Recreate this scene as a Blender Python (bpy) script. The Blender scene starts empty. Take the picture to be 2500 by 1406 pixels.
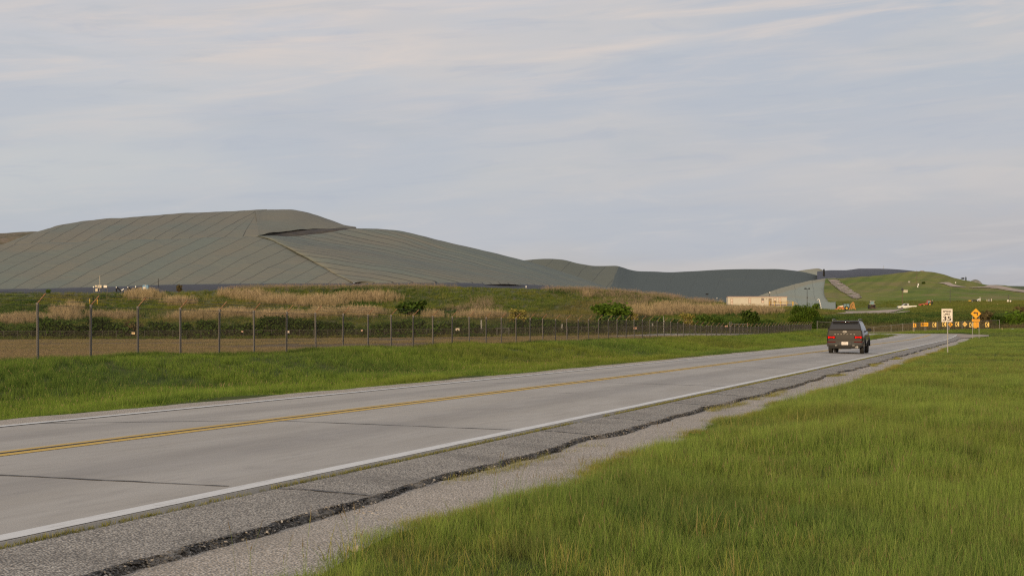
import bpy, bmesh, math, random
import numpy as np
from mathutils import Vector, Matrix
from mathutils.bvhtree import BVHTree

# ---------------------------------------------------------------- camera, world, sun, exposure
sc = bpy.context.scene
COL = sc.collection
F = 4000.0 / 2500.0            # focal length over picture width
CAMZ = 1.33
cd = bpy.data.cameras.new('camera'); cam = bpy.data.objects.new('camera', cd); COL.objects.link(cam)
cd.sensor_width = 36.0; cd.lens = 36.0 * F
cam.location = (0, 0, CAMZ); cam.rotation_euler = (math.radians(90), 0, 0)
cd.shift_y = 101.0 / 2500.0
cd.clip_start = 0.1; cd.clip_end = 20000
sc.camera = cam
sc.view_settings.view_transform = 'Standard'; sc.view_settings.look = 'None'
sc.view_settings.exposure = 0.0; sc.view_settings.gamma = 1.0
sc.cycles.use_denoising = False; sc.cycles.filter_width = 1.25; sc.cycles.use_adaptive_sampling = False; sc.cycles.sample_clamp_indirect = 4.0

SUN_EL = math.radians(6.0)
SUN_AZ = math.radians(200.0)   # compass bearing of the sun, from +Y towards +X: behind the camera, a little to its left
sl = bpy.data.lights.new('sun', 'SUN'); sun = bpy.data.objects.new('sun', sl); COL.objects.link(sun)
sl.energy = 2.9; sl.angle = math.radians(1.2); sl.color = (1.0, 0.76, 0.48)
sd = Vector((math.sin(SUN_AZ) * math.cos(SUN_EL), math.cos(SUN_AZ) * math.cos(SUN_EL), math.sin(SUN_EL)))
sun.rotation_euler = sd.to_track_quat('Z', 'Y').to_euler()
sun.location = sd * 50

class NT:
    """small helper to write node trees"""
    def __init__(s, tree): s.t = tree; s.n = tree.nodes; s.l = tree.links
    def node(s, ty, **kw):
        n = s.n.new(ty)
        for k, v in kw.items(): setattr(n, k, v)
        return n
    def put(s, sock, v):
        if isinstance(v, bpy.types.NodeSocket): s.l.new(v, sock)
        elif isinstance(v, (int, float)) and sock.type in ('RGBA',): sock.default_value = (v, v, v, 1)
        elif isinstance(v, (tuple, list)) and sock.type == 'RGBA': sock.default_value = (*v[:3], 1)
        else: sock.default_value = v
    def math(s, op, a, b=0.0, c=None, clamp=False):
        n = s.node('ShaderNodeMath', operation=op, use_clamp=clamp)
        s.put(n.inputs[0], a); s.put(n.inputs[1], b)
        if c is not None: s.put(n.inputs[2], c)
        return n.outputs[0]
    def vmath(s, op, a, b=(0, 0, 0)):
        n = s.node('ShaderNodeVectorMath', operation=op)
        s.put(n.inputs[0], a); s.put(n.inputs[1], b)
        return n.outputs[0]
    def comb(s, x, y, z=0.0):
        n = s.node('ShaderNodeCombineXYZ'); s.put(n.inputs[0], x); s.put(n.inputs[1], y); s.put(n.inputs[2], z); return n.outputs[0]
    def sep(s, v):
        n = s.node('ShaderNodeSeparateXYZ'); s.put(n.inputs[0], v); return n.outputs
    def mix(s, f, a, b, blend='MIX'):
        n = s.node('ShaderNodeMix', data_type='RGBA', blend_type=blend)
        s.put(n.inputs[0], f); s.put(n.inputs[6], a); s.put(n.inputs[7], b); return n.outputs[2]
    def noise(s, vec, scale, detail=4.0, rough=0.55, dist=0.0):
        n = s.node('ShaderNodeTexNoise'); s.put(n.inputs['Vector'], vec)
        n.inputs['Scale'].default_value = scale; n.inputs['Detail'].default_value = detail
        n.inputs['Roughness'].default_value = rough; n.inputs['Distortion'].default_value = dist
        return n.outputs[0]
    def vor(s, vec, scale, out='Color', feature='F1'):
        n = s.node('ShaderNodeTexVoronoi', feature=feature); s.put(n.inputs['Vector'], vec); n.inputs['Scale'].default_value = scale
        return n.outputs[out]
    def ramp(s, f, a, b):
        """clamped linear step from a to b"""
        n = s.node('ShaderNodeMapRange', interpolation_type='SMOOTHSTEP'); s.put(n.inputs[0], f)
        s.put(n.inputs[1], a); s.put(n.inputs[2], b); return n.outputs[0]
    def attr(s, name, out='Fac'):
        n = s.node('ShaderNodeAttribute', attribute_name=name); return n.outputs[out]

def srgb(r, g, b):
    f = lambda c: (c / 255.0 / 12.92) if c <= 10 else ((c / 255.0 + 0.055) / 1.055) ** 2.4
    return (f(r), f(g), f(b))

def make_world():
    w = bpy.data.worlds.new('World'); sc.world = w; w.use_nodes = True
    t = NT(w.node_tree); t.n.clear()
    STR = 0.1
    out = t.node('ShaderNodeOutputWorld'); bg = t.node('ShaderNodeBackground'); bg.inputs[1].default_value = STR
    sky = t.node('ShaderNodeTexSky', sky_type='NISHITA', sun_disc=False, sun_elevation=SUN_EL, sun_rotation=SUN_AZ,
                 air_density=1.0, dust_density=1.5, ozone_density=1.0)
    co = t.node('ShaderNodeTexCoord').outputs['Generated']
    x, y, z = t.sep(co)
    el = t.math('ARCSINE', z); az = t.math('ARCTAN2', x, y)
    k = 1.0 / STR
    C = lambda r, g, b: tuple(c * k for c in srgb(r, g, b))
    elc = t.math('MAXIMUM', el, 0.0)
    # thin high overcast: colours of the veil by height and bearing
    low = t.mix(t.ramp(az, -0.32, 0.32), C(187, 191, 195), C(182, 181, 187))
    mid = t.mix(t.ramp(az, -0.32, 0.3), C(198, 201, 205), C(195, 194, 199))
    top = t.mix(t.ramp(az, -0.1, 0.34), C(200, 201, 208), C(181, 191, 203))
    veil = t.mix(t.ramp(elc, 0.03, 0.095), low, mid)
    veil = t.mix(t.ramp(elc, 0.09, 0.2), veil, top)
    veil = t.mix(t.ramp(elc, 0.25, 1.3), veil, C(176, 188, 206))
    # soft bands: noise stretched along the horizon, tilted a little
    def coords(ax, ex, tilt, seed):
        e2 = t.math('SUBTRACT', el, t.math('MULTIPLY', az, tilt))
        return t.comb(t.math('MULTIPLY', az, ax), t.math('MULTIPLY', e2, ex), seed)
    b1 = t.noise(coords(5.0, 26.0, 0.02, 3.1), 1.0, 4.0, 0.5, 0.35)
    b2 = t.noise(coords(9.0, 55.0, 0.05, 9.4), 1.0, 5.0, 0.55, 0.5)
    b3 = t.noise(coords(3.6, 20.0, 0.1, 15.7), 1.0, 3.0, 0.5, 0.3)
    veil = t.mix(t.math('MULTIPLY', t.ramp(b1, 0.42, 0.64), 0.60), veil, C(207, 202, 201))
    veil = t.mix(t.math('MULTIPLY', t.ramp(b3, 0.44, 0.64), 0.62), veil, C(183, 190, 203))
    veil = t.mix(t.math('MULTIPLY', t.ramp(b2, 0.52, 0.72), t.math('MULTIPLY', t.ramp(elc, 0.03, 0.1), 0.35)), veil, C(180, 187, 196))
    b4 = t.noise(coords(13.0, 95.0, 0.06, 41.2), 1.0, 6.0, 0.6, 0.6)
    veil = t.mix(t.math('MULTIPLY', t.ramp(b4, .50, .74), .34), veil, C(210, 205, 204))
    veil = t.mix(t.math('MULTIPLY', t.math('SUBTRACT', 1.0, t.ramp(b4, .25, .48)), .34), veil, C(172, 181, 199))
    # peach wisps up high
    wsp = t.noise(coords(6.0, 62.0, 0.085, 24.9), 1.0, 7.0, 0.60, 0.6)
    msk = t.noise(coords(4.2, 30.0, 0.09, 36.4), 1.0, 3.0, 0.5, 0.2)
    wf = t.math('MULTIPLY', t.ramp(wsp, 0.40, 0.74), t.ramp(msk, 0.36, 0.54))
    wf = t.math('MULTIPLY', wf, t.ramp(elc, 0.10, 0.17))
    veil = t.mix(t.math('MULTIPLY', wf, 0.66), veil, C(229, 214, 204))
    # the low sun behind the veil warms and brightens the sky around it (behind the camera)
    ca = t.math('COSINE', t.math('SUBTRACT', az, SUN_AZ)); gl = t.math('MULTIPLY', t.ramp(ca, -.35, 1.0), t.math('SUBTRACT', 1.0, t.ramp(elc, .1, 1.2)))
    veil = t.mix(gl, veil, tuple(c * k for c in (1.10, .86, .60)))
    col = t.mix(0.93, sky.outputs[0], veil)
    t.l.new(col, bg.inputs[0]); t.l.new(bg.outputs[0], out.inputs[0])
make_world()

# ---------------------------------------------------------------- geometry helpers
EU = Vector((1199.0 / 4000.0, 1.0, 0)).normalized()      # direction of the road
EV = Vector((EU.y, -EU.x, 0))                              # to the right of it
ROT_ROAD = -math.atan2(EU.x, EU.y)
def W(u, v, z=0.0): return Vector((EU.x * u + EV.x * v, EU.y * u + EV.y * v, z))
def UV(X, Y): return (EU.x * X + EU.y * Y, EV.x * X + EV.y * Y)
def P(px, py, Y): return ((px - 1250) / 4000.0 * Y, Y, CAMZ + (804 - py) / 4000.0 * Y)
def proj(p): return (1250 + 4000 * p[0] / p[1], 804 - 4000 * (p[2] - CAMZ) / p[1])
rng = np.random.default_rng(7); random.seed(7)
def interp(x, xs, ys): return float(np.interp(x, xs, ys))

class MB:
    """collects simple shapes into one mesh"""
    def __init__(s): s.v = []; s.f = []; s.m = []; s.M = None
    def add(s, vs, fs, mi=0):
        o = len(s.v)
        s.v += [tuple(s.M @ Vector(p)) if s.M else tuple(p) for p in vs]
        s.f += [tuple(i + o for i in f) for f in fs]; s.m += [mi] * len(fs); return s
    def box(s, c, d, mi=0, rz=0.0, taper=1.0, bev=0.0):
        x, y, z = d[0] / 2, d[1] / 2, d[2] / 2
        if bev:
            b = min(bev, x * .9, y * .9, z * .9); vs = []; 
            bm = bmesh.new(); bmesh.ops.create_cube(bm, size=1)
            for v in bm.verts: v.co = Vector((v.co.x * 2 * x, v.co.y * 2 * y, v.co.z * 2 * z))
            bmesh.ops.bevel(bm, geom=bm.edges[:], offset=b, segments=2, affect='EDGES', profile=.5)
            bm.verts.index_update()
            R = Matrix.Rotation(rz, 3, 'Z'); cc = Vector(c)
            s.add([R @ Vector((v.co.x * (taper if v.co.z > 0 else 1), v.co.y * (taper if v.co.z > 0 else 1), v.co.z)) + cc for v in bm.verts], [[v.index for v in f.verts] for f in bm.faces], mi); bm.free(); return s
        R = Matrix.Rotation(rz, 3, 'Z'); cc = Vector(c)
        vs = [R @ Vector((sx * x * (taper if sz > 0 else 1), sy * y * (taper if sz > 0 else 1), sz * z)) + cc for sz in (-1, 1) for sy in (-1, 1) for sx in (-1, 1)]
        return s.add(vs, [(0, 2, 3, 1), (4, 5, 7, 6), (0, 1, 5, 4), (2, 6, 7, 3), (0, 4, 6, 2), (1, 3, 7, 5)], mi)
    def tube(s, pts, r, n=8, mi=0, cap=True):
        pts = [Vector(p) for p in pts]; rs = r if isinstance(r, (list, tuple)) else [r] * len(pts)
        vs = []; fs = []; 
        for i, p in enumerate(pts):
            d = (pts[min(i + 1, len(pts) - 1)] - pts[max(i - 1, 0)]).normalized()
            a = d.cross(Vector((0, 0, 1)) if abs(d.z) < .9 else Vector((1, 0, 0))).normalized(); b = d.cross(a)
            for k in range(n):
                w = 2 * math.pi * k / n; vs.append(p + (a * math.cos(w) + b * math.sin(w)) * rs[i])
        for i in range(len(pts) - 1):
            for k in range(n):
                fs.append((i * n + k, i * n + (k + 1) % n, (i + 1) * n + (k + 1) % n, (i + 1) * n + k))
        if cap: fs.append(tuple(range(n))[::-1]); fs.append(tuple((len(pts) - 1) * n + k for k in range(n)))
        return s.add(vs, fs, mi)
    def prism(s, outline, a, b, mi=0):
        """outline: list of (x,z); extruded along y from a to b"""
        n = len(outline); vs = [(x, a, z) for x, z in outline] + [(x, b, z) for x, z in outline]
        fs = [tuple(range(n)), tuple(range(2 * n - 1, n - 1, -1))] + [(i, i + n, (i + 1) % n + n, (i + 1) % n) for i in range(n)]
        return s.add(vs, fs, mi)
    def obj(s, name, mats, parent=None, smooth=False, loc=None):
        me = bpy.data.meshes.new(name); me.from_pydata([tuple(p) for p in s.v], [], s.f)
        mats = mats if isinstance(mats, (list, tuple)) else [mats]
        for m in mats: me.materials.append(m)
        if len(mats) > 1: me.polygons.foreach_set('material_index', s.m)
        bm = bmesh.new(); bm.from_mesh(me); bmesh.ops.recalc_face_normals(bm, faces=bm.faces[:]); bm.to_mesh(me); bm.free()
        if smooth:
            me.polygons.foreach_set('use_smooth', [True] * len(me.polygons)); me.set_sharp_from_angle(angle=math.radians(38))
        me.update()
        o = bpy.data.objects.new(name, me); COL.objects.link(o)
        if parent: o.parent = parent
        if loc is not None: o.location = loc
        return o
def tag(o, label, cat, group=None, kind=None):
    o['label'] = label; o['category'] = cat
    if group: o['group'] = group
    if kind: o['kind'] = kind
    return o
def thing(name, label, cat, loc, rz=0.0, group=None):
    o = bpy.data.objects.new(name, None); COL.objects.link(o); o.empty_display_size = .2
    o.location = loc; o.rotation_euler = (0, 0, rz); return tag(o, label, cat, group)
def structure(o): o['kind'] = 'structure'; return o
def dup(root, loc=None, rz=None, scale=None, label=None):
    def cp(o, par):
        c = o.copy(); COL.objects.link(c); c.parent = par
        for ch in o.children: cp(ch, c)
        return c
    r = cp(root, None)
    if loc is not None: r.location = loc
    if rz is not None: r.rotation_euler = (0, 0, rz)
    if scale is not None: r.scale = scale
    if label: r['label'] = label
    return r
def mesh_np(name, verts, faces, mats, smooth=False, attrs=None, uv=None, link=True):
    """verts (N,3), faces (M,3|4) numpy"""
    me = bpy.data.meshes.new(name); k = faces.shape[1]
    me.vertices.add(len(verts)); me.vertices.foreach_set('co', np.asarray(verts, np.float32).ravel())
    me.loops.add(faces.size); me.loops.foreach_set('vertex_index', faces.astype(np.int32).ravel())
    me.polygons.add(len(faces)); me.polygons.foreach_set('loop_start', np.arange(0, faces.size, k, dtype=np.int32))
    if smooth: me.polygons.foreach_set('use_smooth', np.ones(len(faces), bool))
    for m in (mats if isinstance(mats, (list, tuple)) else [mats]): me.materials.append(m)
    for an, av in (attrs or {}).items():
        a = me.attributes.new(an, 'FLOAT', 'POINT'); a.data.foreach_set('value', np.asarray(av, np.float32).ravel())
    if uv is not None:
        ul = me.uv_layers.new(name='UVMap'); ul.data.foreach_set('uv', np.asarray(uv, np.float32)[faces.ravel()].ravel())
    me.update(calc_edges=True); me.validate()
    o = bpy.data.objects.new(name, me)
    if link: COL.objects.link(o)
    return o
def grid_faces(nu, nv):
    i = np.arange(nu - 1)[:, None] * nv + np.arange(nv - 1)[None, :]; i = i.ravel()
    return np.stack([i, i + nv, i + nv + 1, i + 1], 1)
def cr(A, n):
    """A (k, ...) knots -> n samples, shape preserving cubic"""
    A = np.asarray(A, float); k = len(A); t = np.linspace(0, k - 1, n); i = np.minimum(t.astype(int), k - 2); f = t - i
    sh = (-1,) + (1,) * (A.ndim - 1); f = f.reshape(sh)
    d = np.diff(A, axis=0); m = np.zeros_like(A); m[0] = d[0]; m[-1] = d[-1]
    if k > 2:
        a, b = d[:-1], d[1:]; h = np.where(a * b > 0, 2 * a * b / (a + b + 1e-12), 0); m[1:-1] = h
    h00 = 2 * f**3 - 3 * f**2 + 1; h10 = f**3 - 2 * f**2 + f; h01 = -2 * f**3 + 3 * f**2; h11 = f**3 - f**2
    return h00 * A[i] + h10 * m[i] + h01 * A[i + 1] + h11 * m[i + 1]
def sheet_pts(cols, nu, nv):
    """cols: (ncol, nknot, 3) -> (nu*nv, 3), columns first"""
    G = cr(np.asarray(cols, float), nu); G = cr(np.swapaxes(G, 0, 1), nv); return np.swapaxes(G, 0, 1).reshape(-1, 3)
def fbm(x, y, seed, octaves=4):
    r = np.random.default_rng(seed); o = np.zeros_like(x); a = 1.0; f = 1.0
    for _ in range(octaves):
        for _ in range(3):
            th = r.uniform(0, 6.283); ph = r.uniform(0, 6.283); o += a * np.sin((x * math.cos(th) + y * math.sin(th)) * f * r.uniform(.7, 1.4) + ph) / 3
        a *= .55; f *= 2.1
    return o
TERR = []       # (verts, faces) of every terrain sheet, for setting things down on it
def terrain(name, pts, nu, nv, mat, attrs=None, kind='structure', register=True):
    f = grid_faces(nu, nv); o = mesh_np(name, pts, f, mat, True, attrs); o['kind'] = kind
    if register: TERR.append((pts, f, name))
    return o
_bv = {}
def bvh(names=None):
    key = tuple(names) if names else None
    if key not in _bv:
        V = []; Fc = []; o = 0
        for p, f, n in TERR:
            if names and n not in names: continue
            V += [tuple(q) for q in p]; Fc += [tuple(q) for q in (f + o)]; o += len(p)
        _bv[key] = BVHTree.FromPolygons(V, Fc)
    return _bv[key]
def hit(px, py, names=None):
    """where the line of sight through a pixel meets the ground"""
    d = Vector(((px - 1250) / 4000.0, 1.0, (804 - py) / 4000.0))
    h = bvh(names).ray_cast(Vector((0, 0, CAMZ)), d.normalized())
    return h[0]
def drop(X, Y, names=None):
    h = bvh(names).ray_cast(Vector((X, Y, 500)), Vector((0, 0, -1))); return h[0].z if h[0] else 0.0

# ---------------------------------------------------------------- materials
def mat(name, col, rough=.8, layers=(), bump=None, metal=0.0, emit=None, emit_s=0.0, spec=None, coat=0.0, coords='pos'):
    """layers: (scale, lo, hi, colour, amount[, stretch]) noise blends over the base colour in world position"""
    m = bpy.data.materials.new(name); m.use_nodes = True; t = NT(m.node_tree); bs = t.n['Principled BSDF']
    pos = t.node('ShaderNodeNewGeometry').outputs['Position'] if coords == 'pos' else t.node('ShaderNodeTexCoord').outputs['UV' if coords == 'uv' else 'Object']
    c = t.node('ShaderNodeRGB'); c.outputs[0].default_value = (*col, 1); c = c.outputs[0]
    for L in layers:
        sc_, lo, hi, cl, am = L[:5]; v = pos
        if len(L) > 5: v = t.vmath('MULTIPLY', pos, L[5])
        n = t.noise(v, sc_, 5.0, .6)
        c = t.mix(t.math('MULTIPLY', t.ramp(n, lo, hi), am), c, cl)
    t.put(bs.inputs['Base Color'], c); bs.inputs['Roughness'].default_value = rough; bs.inputs['Metallic'].default_value = metal
    if spec is not None: bs.inputs['Specular IOR Level'].default_value = spec
    if coat: bs.inputs['Coat Weight'].default_value = coat; bs.inputs['Coat Roughness'].default_value = .08
    if emit: bs.inputs['Emission Color'].default_value = (*emit, 1); bs.inputs['Emission Strength'].default_value = emit_s
    if bump:
        b = t.node('ShaderNodeBump'); b.inputs['Strength'].default_value = bump[1]; b.inputs['Distance'].default_value = bump[2] if len(bump) > 2 else .02
        t.l.new(t.noise(pos, bump[0], 5.0, .6), b.inputs['Height']); t.l.new(b.outputs[0], bs.inputs['Normal'])
    return m
def blade_mat(name, base, tip, dry, patches=(), rnd=.5, transl=.35, pscale=.25):
    """blades and leaves: colour by blade, by place on the ground and towards the tip"""
    base, tip, dry = [tuple(c * 1.55 for c in q) for q in (base, tip, dry)]; patches = [(a, b, c, tuple(x * 1.55 for x in d), e) for a, b, c, d, e in patches]
    m = bpy.data.materials.new(name); m.use_nodes = True; t = NT(m.node_tree); t.n.clear()
    pos = t.node('ShaderNodeNewGeometry').outputs['Position']; bv = t.attr('bv'); tt = t.attr('bt')
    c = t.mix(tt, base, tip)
    for (s_, lo, hi, cl, am) in patches:
        c = t.mix(t.math('MULTIPLY', t.ramp(t.noise(pos, s_, 4.0, .6), lo, hi), am), c, cl)
    c = t.mix(t.math('MULTIPLY', t.ramp(bv, 1 - rnd, 1.0), .75), c, dry)
    hv = t.node('ShaderNodeHueSaturation'); t.l.new(c, hv.inputs['Color'])
    oi = t.node('ShaderNodeObjectInfo').outputs['Random']
    vv = t.math('ADD', t.math('MULTIPLY', t.math('FRACT', t.math('MULTIPLY', bv, 7.13)), .55), t.math('ADD', t.math('MULTIPLY', oi, .35), .55))
    t.l.new(vv, hv.inputs['Value'])
    d = t.node('ShaderNodeBsdfDiffuse'); tr = t.node('ShaderNodeBsdfTranslucent'); mx = t.node('ShaderNodeMixShader'); mx.inputs[0].default_value = transl
    t.l.new(hv.outputs[0], d.inputs[0]); t.l.new(hv.outputs[0], tr.inputs[0]); t.l.new(d.outputs[0], mx.inputs[1]); t.l.new(tr.outputs[0], mx.inputs[2])
    o = t.node('ShaderNodeOutputMaterial'); t.l.new(mx.outputs[0], o.inputs[0]); return m

# ---------------------------------------------------------------- road and near ground
def RZ(u, v=-9.6):
    """height of the carriageway at its edge"""
    return interp(u, [-50, 50, 100, 185, 215, 235, 270, 330], [0, 0, .05, .14, .33, .55, .75, .9])
def crown(v): return .087 * max(0.0, 1 - abs(v + 9.62) / 3.5)
LV = [-400, -120, -60, -29.5, -28.0, -26.0, -21.5, -18.6, -16.0, -14.2, -13.0, -6.1, -5.0, -4.2, -2.0, 3, 12, 40, 120]
LZ = [-1.6, -.9, -.2, .27, .40, .28, -.42, -.50, -.20, -.03, -.06, -.06, -.145, -.135, -.10, -.08, -.05, 0, .2]
def GZ(X, Y):
    u, v = UV(X, Y)
    z = interp(v, LV, LZ) + RZ(u) * (1.0 if v > -30 else .3)
    z += interp(Y, [0, 215, 250, 280, 340], [0, 0, .25, .62, .8]) * interp(v, [-16, -5], [0.25, 1]) * (1 if v > -40 else 0)
    if v > -4.6: z += .035 * math.sin(X * 1.3 + .5 * Y) * min(1, (v + 4.6) / 2) + .05 * math.sin(.31 * Y + .2 * X) * min(1, (v + 4.6) / 3)
    if v < -14.5: z += .05 * math.sin(.37 * u + .6 * v) + .04 * math.sin(.9 * u)
    return z
# ---------------------------------------------------------------- ground, road, verge
UB = 232.0; RB = 20.0; TB = math.radians(107)
def station(s):
    """point on the road's centre line, its right-hand normal, and bank"""
    if s <= UB: return W(s, -9.62), EV.copy(), 0.0
    C = W(UB, -9.62 - RB); th = min((s - UB) / RB, TB)
    R = Matrix.Rotation(th, 3, 'Z'); n = R @ EV; p = C + n * RB
    if s - UB > RB * TB: p = p + (R @ EU) * (s - UB - RB * TB)
    return p, n, min(1.0, (s - UB) / 14.0)
def road_z(s, off):
    _, _, b = station(s); z = (RZ(s) if s <= UB else min(RZ(s), .60)) - max(0, s - UB - RB * TB - 14) * .045
    return z + (1 - b) * .087 * max(0, 1 - abs(off) / 3.5) + b * .030 * off - b * .02
STN = np.concatenate([np.arange(-30, 60, 1.0), np.arange(60, 226, 2.0), np.arange(226, UB + RB * TB + 70, .8)])
def ribbon(name, offs, m, s0=-30, s1=1e9, jit=None, wv=None, stn=None):
    """strip along the road. offs: list of (offset, lift)"""
    S = [s for s in (STN if stn is None else stn) if s0 <= s <= s1]; V = []; U = []
    for s in S:
        p, n, b = station(s)
        for k, (o, dz) in enumerate(offs):
            oo = o + (jit(s, k) if jit else 0); q = p + n * oo; V.append((q.x, q.y, road_z(s, oo) + dz)); U.append((s, oo))
    f = grid_faces(len(S), len(offs)); o = mesh_np(name, np.array(V), f[:, ::-1], m, True, None, U); return o

def mat_concrete():
    m = bpy.data.materials.new('worn_concrete'); m.use_nodes = True; t = NT(m.node_tree); bs = t.n['Principled BSDF']
    uv = t.node('ShaderNodeUVMap').outputs[0]
    v1 = t.vmath('MULTIPLY', uv, (.25, 1.6, 1)); v2 = t.vmath('MULTIPLY', uv, (.9, 9, 1)); 
    c = t.mix(t.ramp(t.noise(v1, 1.0, 4), .3, .7), (.402, .368, .318), (.475, .443, .394))
    c = t.mix(t.math('MULTIPLY', t.ramp(t.noise(v2, 1.0, 5), .45, .75), .45), c, (.300, .272, .24))
    n3 = t.noise(uv, 26.0, 3, .7); c = t.mix(t.math('MULTIPLY', t.ramp(n3, .35, .75), .35), c, (.50, .47, .42))
    n4 = t.noise(uv, 60.0, 2, .8); c = t.mix(t.math('MULTIPLY', t.ramp(n4, .56, .7), .4), c, (.22, .20, .18))
    x, y, z = t.sep(uv)
    # darker polish where tyres and oil run: two tracks per lane and a mid-lane stain
    ab = t.math('ABSOLUTE', y); w1 = t.math('SUBTRACT', 1.0, t.ramp(t.math('ABSOLUTE', t.math('SUBTRACT', ab, 1.75)), .15, .75))
    c = t.mix(t.math('MULTIPLY', w1, t.math('MULTIPLY', t.noise(v1, 2.3, 4), .80)), c, (.255, .235, .215))
    c = t.mix(t.math('MULTIPLY', t.ramp(t.noise(t.vmath('MULTIPLY', uv, (1.3, 15, 1)), 1.0, 3), .66, .74), .45), c, (.17, .155, .14))
    c = t.mix(t.math('MULTIPLY', t.ramp(t.noise(t.vmath('MULTIPLY', uv, (.5, .8, 1)), 1.0, 5, .65), .56, .72), .35), c, (.29, .262, .235))
    sl = t.math('FRACT', t.math('MULTIPLY', t.math('FLOOR', t.math('DIVIDE', t.math('ADD', x, 3.9), 8.4)), .3713))
    c = t.mix(t.math('MULTIPLY', sl, .22), c, (.31, .30, .29))
    cr_ = t.vor(t.vmath('MULTIPLY', uv, (.12, .35, 1)), 1.0, 'Distance', 'DISTANCE_TO_EDGE')
    t.put(bs.inputs['Base Color'], c); bs.inputs['Roughness'].default_value = .85; bs.inputs['Specular IOR Level'].default_value = .3
    b = t.node('ShaderNodeBump'); b.inputs['Strength'].default_value = .35; b.inputs['Distance'].default_value = .01
    t.l.new(n4, b.inputs['Height']); t.l.new(b.outputs[0], bs.inputs['Normal']); return m
def mat_stones(name, cols, scale, dark, gap=.5, bump=.8, dist=.012, stain=None):
    """chippings: a coloured cell for each stone with dark gaps"""
    m = bpy.data.materials.new(name); m.use_nodes = True; t = NT(m.node_tree); bs = t.n['Principled BSDF']
    pos = t.node('ShaderNodeNewGeometry').outputs['Position']
    r = t.sep(t.vor(pos, scale))[0]; d = t.vor(pos, scale, 'Distance')
    r2 = t.sep(t.vor(pos, scale * .37))[1]; d2 = t.vor(pos, scale * .37, 'Distance')
    c = t.mix(t.ramp(r, .0, .45), cols[0], cols[1]); c = t.mix(t.ramp(r, .5, .95), c, cols[2])
    c = t.mix(t.math('MULTIPLY', t.math('SUBTRACT', 1.0, t.ramp(d2, .1, .35)), t.ramp(r2, .6, .8)), c, cols[3])
    c = t.mix(t.math('MULTIPLY', t.ramp(d, gap * .55, gap), .8), c, dark)
    n = t.noise(pos, .9, 4); c = t.mix(t.math('MULTIPLY', t.ramp(n, .45, .7), .35), c, dark)
    if stain: c = t.mix(t.math('MULTIPLY', t.ramp(t.noise(pos, stain[0], 4), .5, .68), stain[2]), c, stain[1])
    t.put(bs.inputs['Base Color'], c); bs.inputs['Roughness'].default_value = .9; bs.inputs['Specular IOR Level'].default_value = .15
    b = t.node('ShaderNodeBump'); b.inputs['Strength'].default_value = bump; b.inputs['Distance'].default_value = dist; b.invert = True
    t.l.new(d, b.inputs['Height']); t.l.new(b.outputs[0], bs.inputs['Normal']); return m
def mat_paint(name, col, wear, under=(.37, .34, .30)):
    m = bpy.data.materials.new(name); m.use_nodes = True; t = NT(m.node_tree); bs = t.n['Principled BSDF']
    uv = t.node('ShaderNodeUVMap').outputs[0]
    a = t.noise(t.vmath('MULTIPLY', uv, (2.2, 14, 1)), 1.0, 6, .75); g = t.noise(uv, 40.0, 4, .7)
    c = t.mix(t.math('MULTIPLY', t.ramp(g, .3, .7), .3), col, tuple(x * .75 for x in col))
    c = t.mix(t.math('MULTIPLY', t.ramp(a, wear - .06, wear + .1), .75), c, under)
    t.put(bs.inputs['Base Color'], c); bs.inputs['Roughness'].default_value = .75; return m

M_CONC = mat_concrete()
M_SHOULDER = mat_stones('chip_seal_asphalt', [(.31, .285, .25), (.53, .49, .43), (.70, .65, .565), (.64, .55, .465)], 62, (.11, .10, .09), .62)
M_EDGE = mat_stones('broken_asphalt_edge', [(.075, .071, .067), (.13, .125, .118), (.26, .245, .23), (.44, .42, .385)], 50, (.030, .028, .027), .6, 1.0, .02, (1.1, (.40, .36, .31), .85))
M_GRAVEL = mat_stones('limestone_gravel', [(.48, .43, .37), (.70, .625, .54), (.84, .76, .665), (.88, .82, .73)], 52, (.27, .24, .20), .6, 1.0, .02)
M_SOIL = mat('verge_soil', (.075, .098, .026), .95, [(.35, .4, .65, (.115, .105, .040), .6), (3.0, .4, .7, (.050, .070, .018), .6)], (9, .6, .05), spec=.05)
M_LOT = mat('gravel_lot_surface', (.205, .140, .090), .95, [(.05, .4, .6, (.125, .110, .050), .8, (1, .3, 1)), (.6, .45, .7, (.255, .19, .135), .5, (.5, 1.6, 1)), (3.0, .55, .7, (.10, .095, .05), .6)], (4, .5, .05), spec=.05)
M_TAR = mat('joint_tar', (.045, .043, .042), .7, [(14, .5, .7, (.16, .15, .14), .7)])
M_YELLOW = mat_paint('yellow_road_paint', (.66, .42, .065), .58)
M_WHITE = mat_paint('white_road_paint', (.74, .73, .70), .57, (.45, .43, .40))

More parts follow.
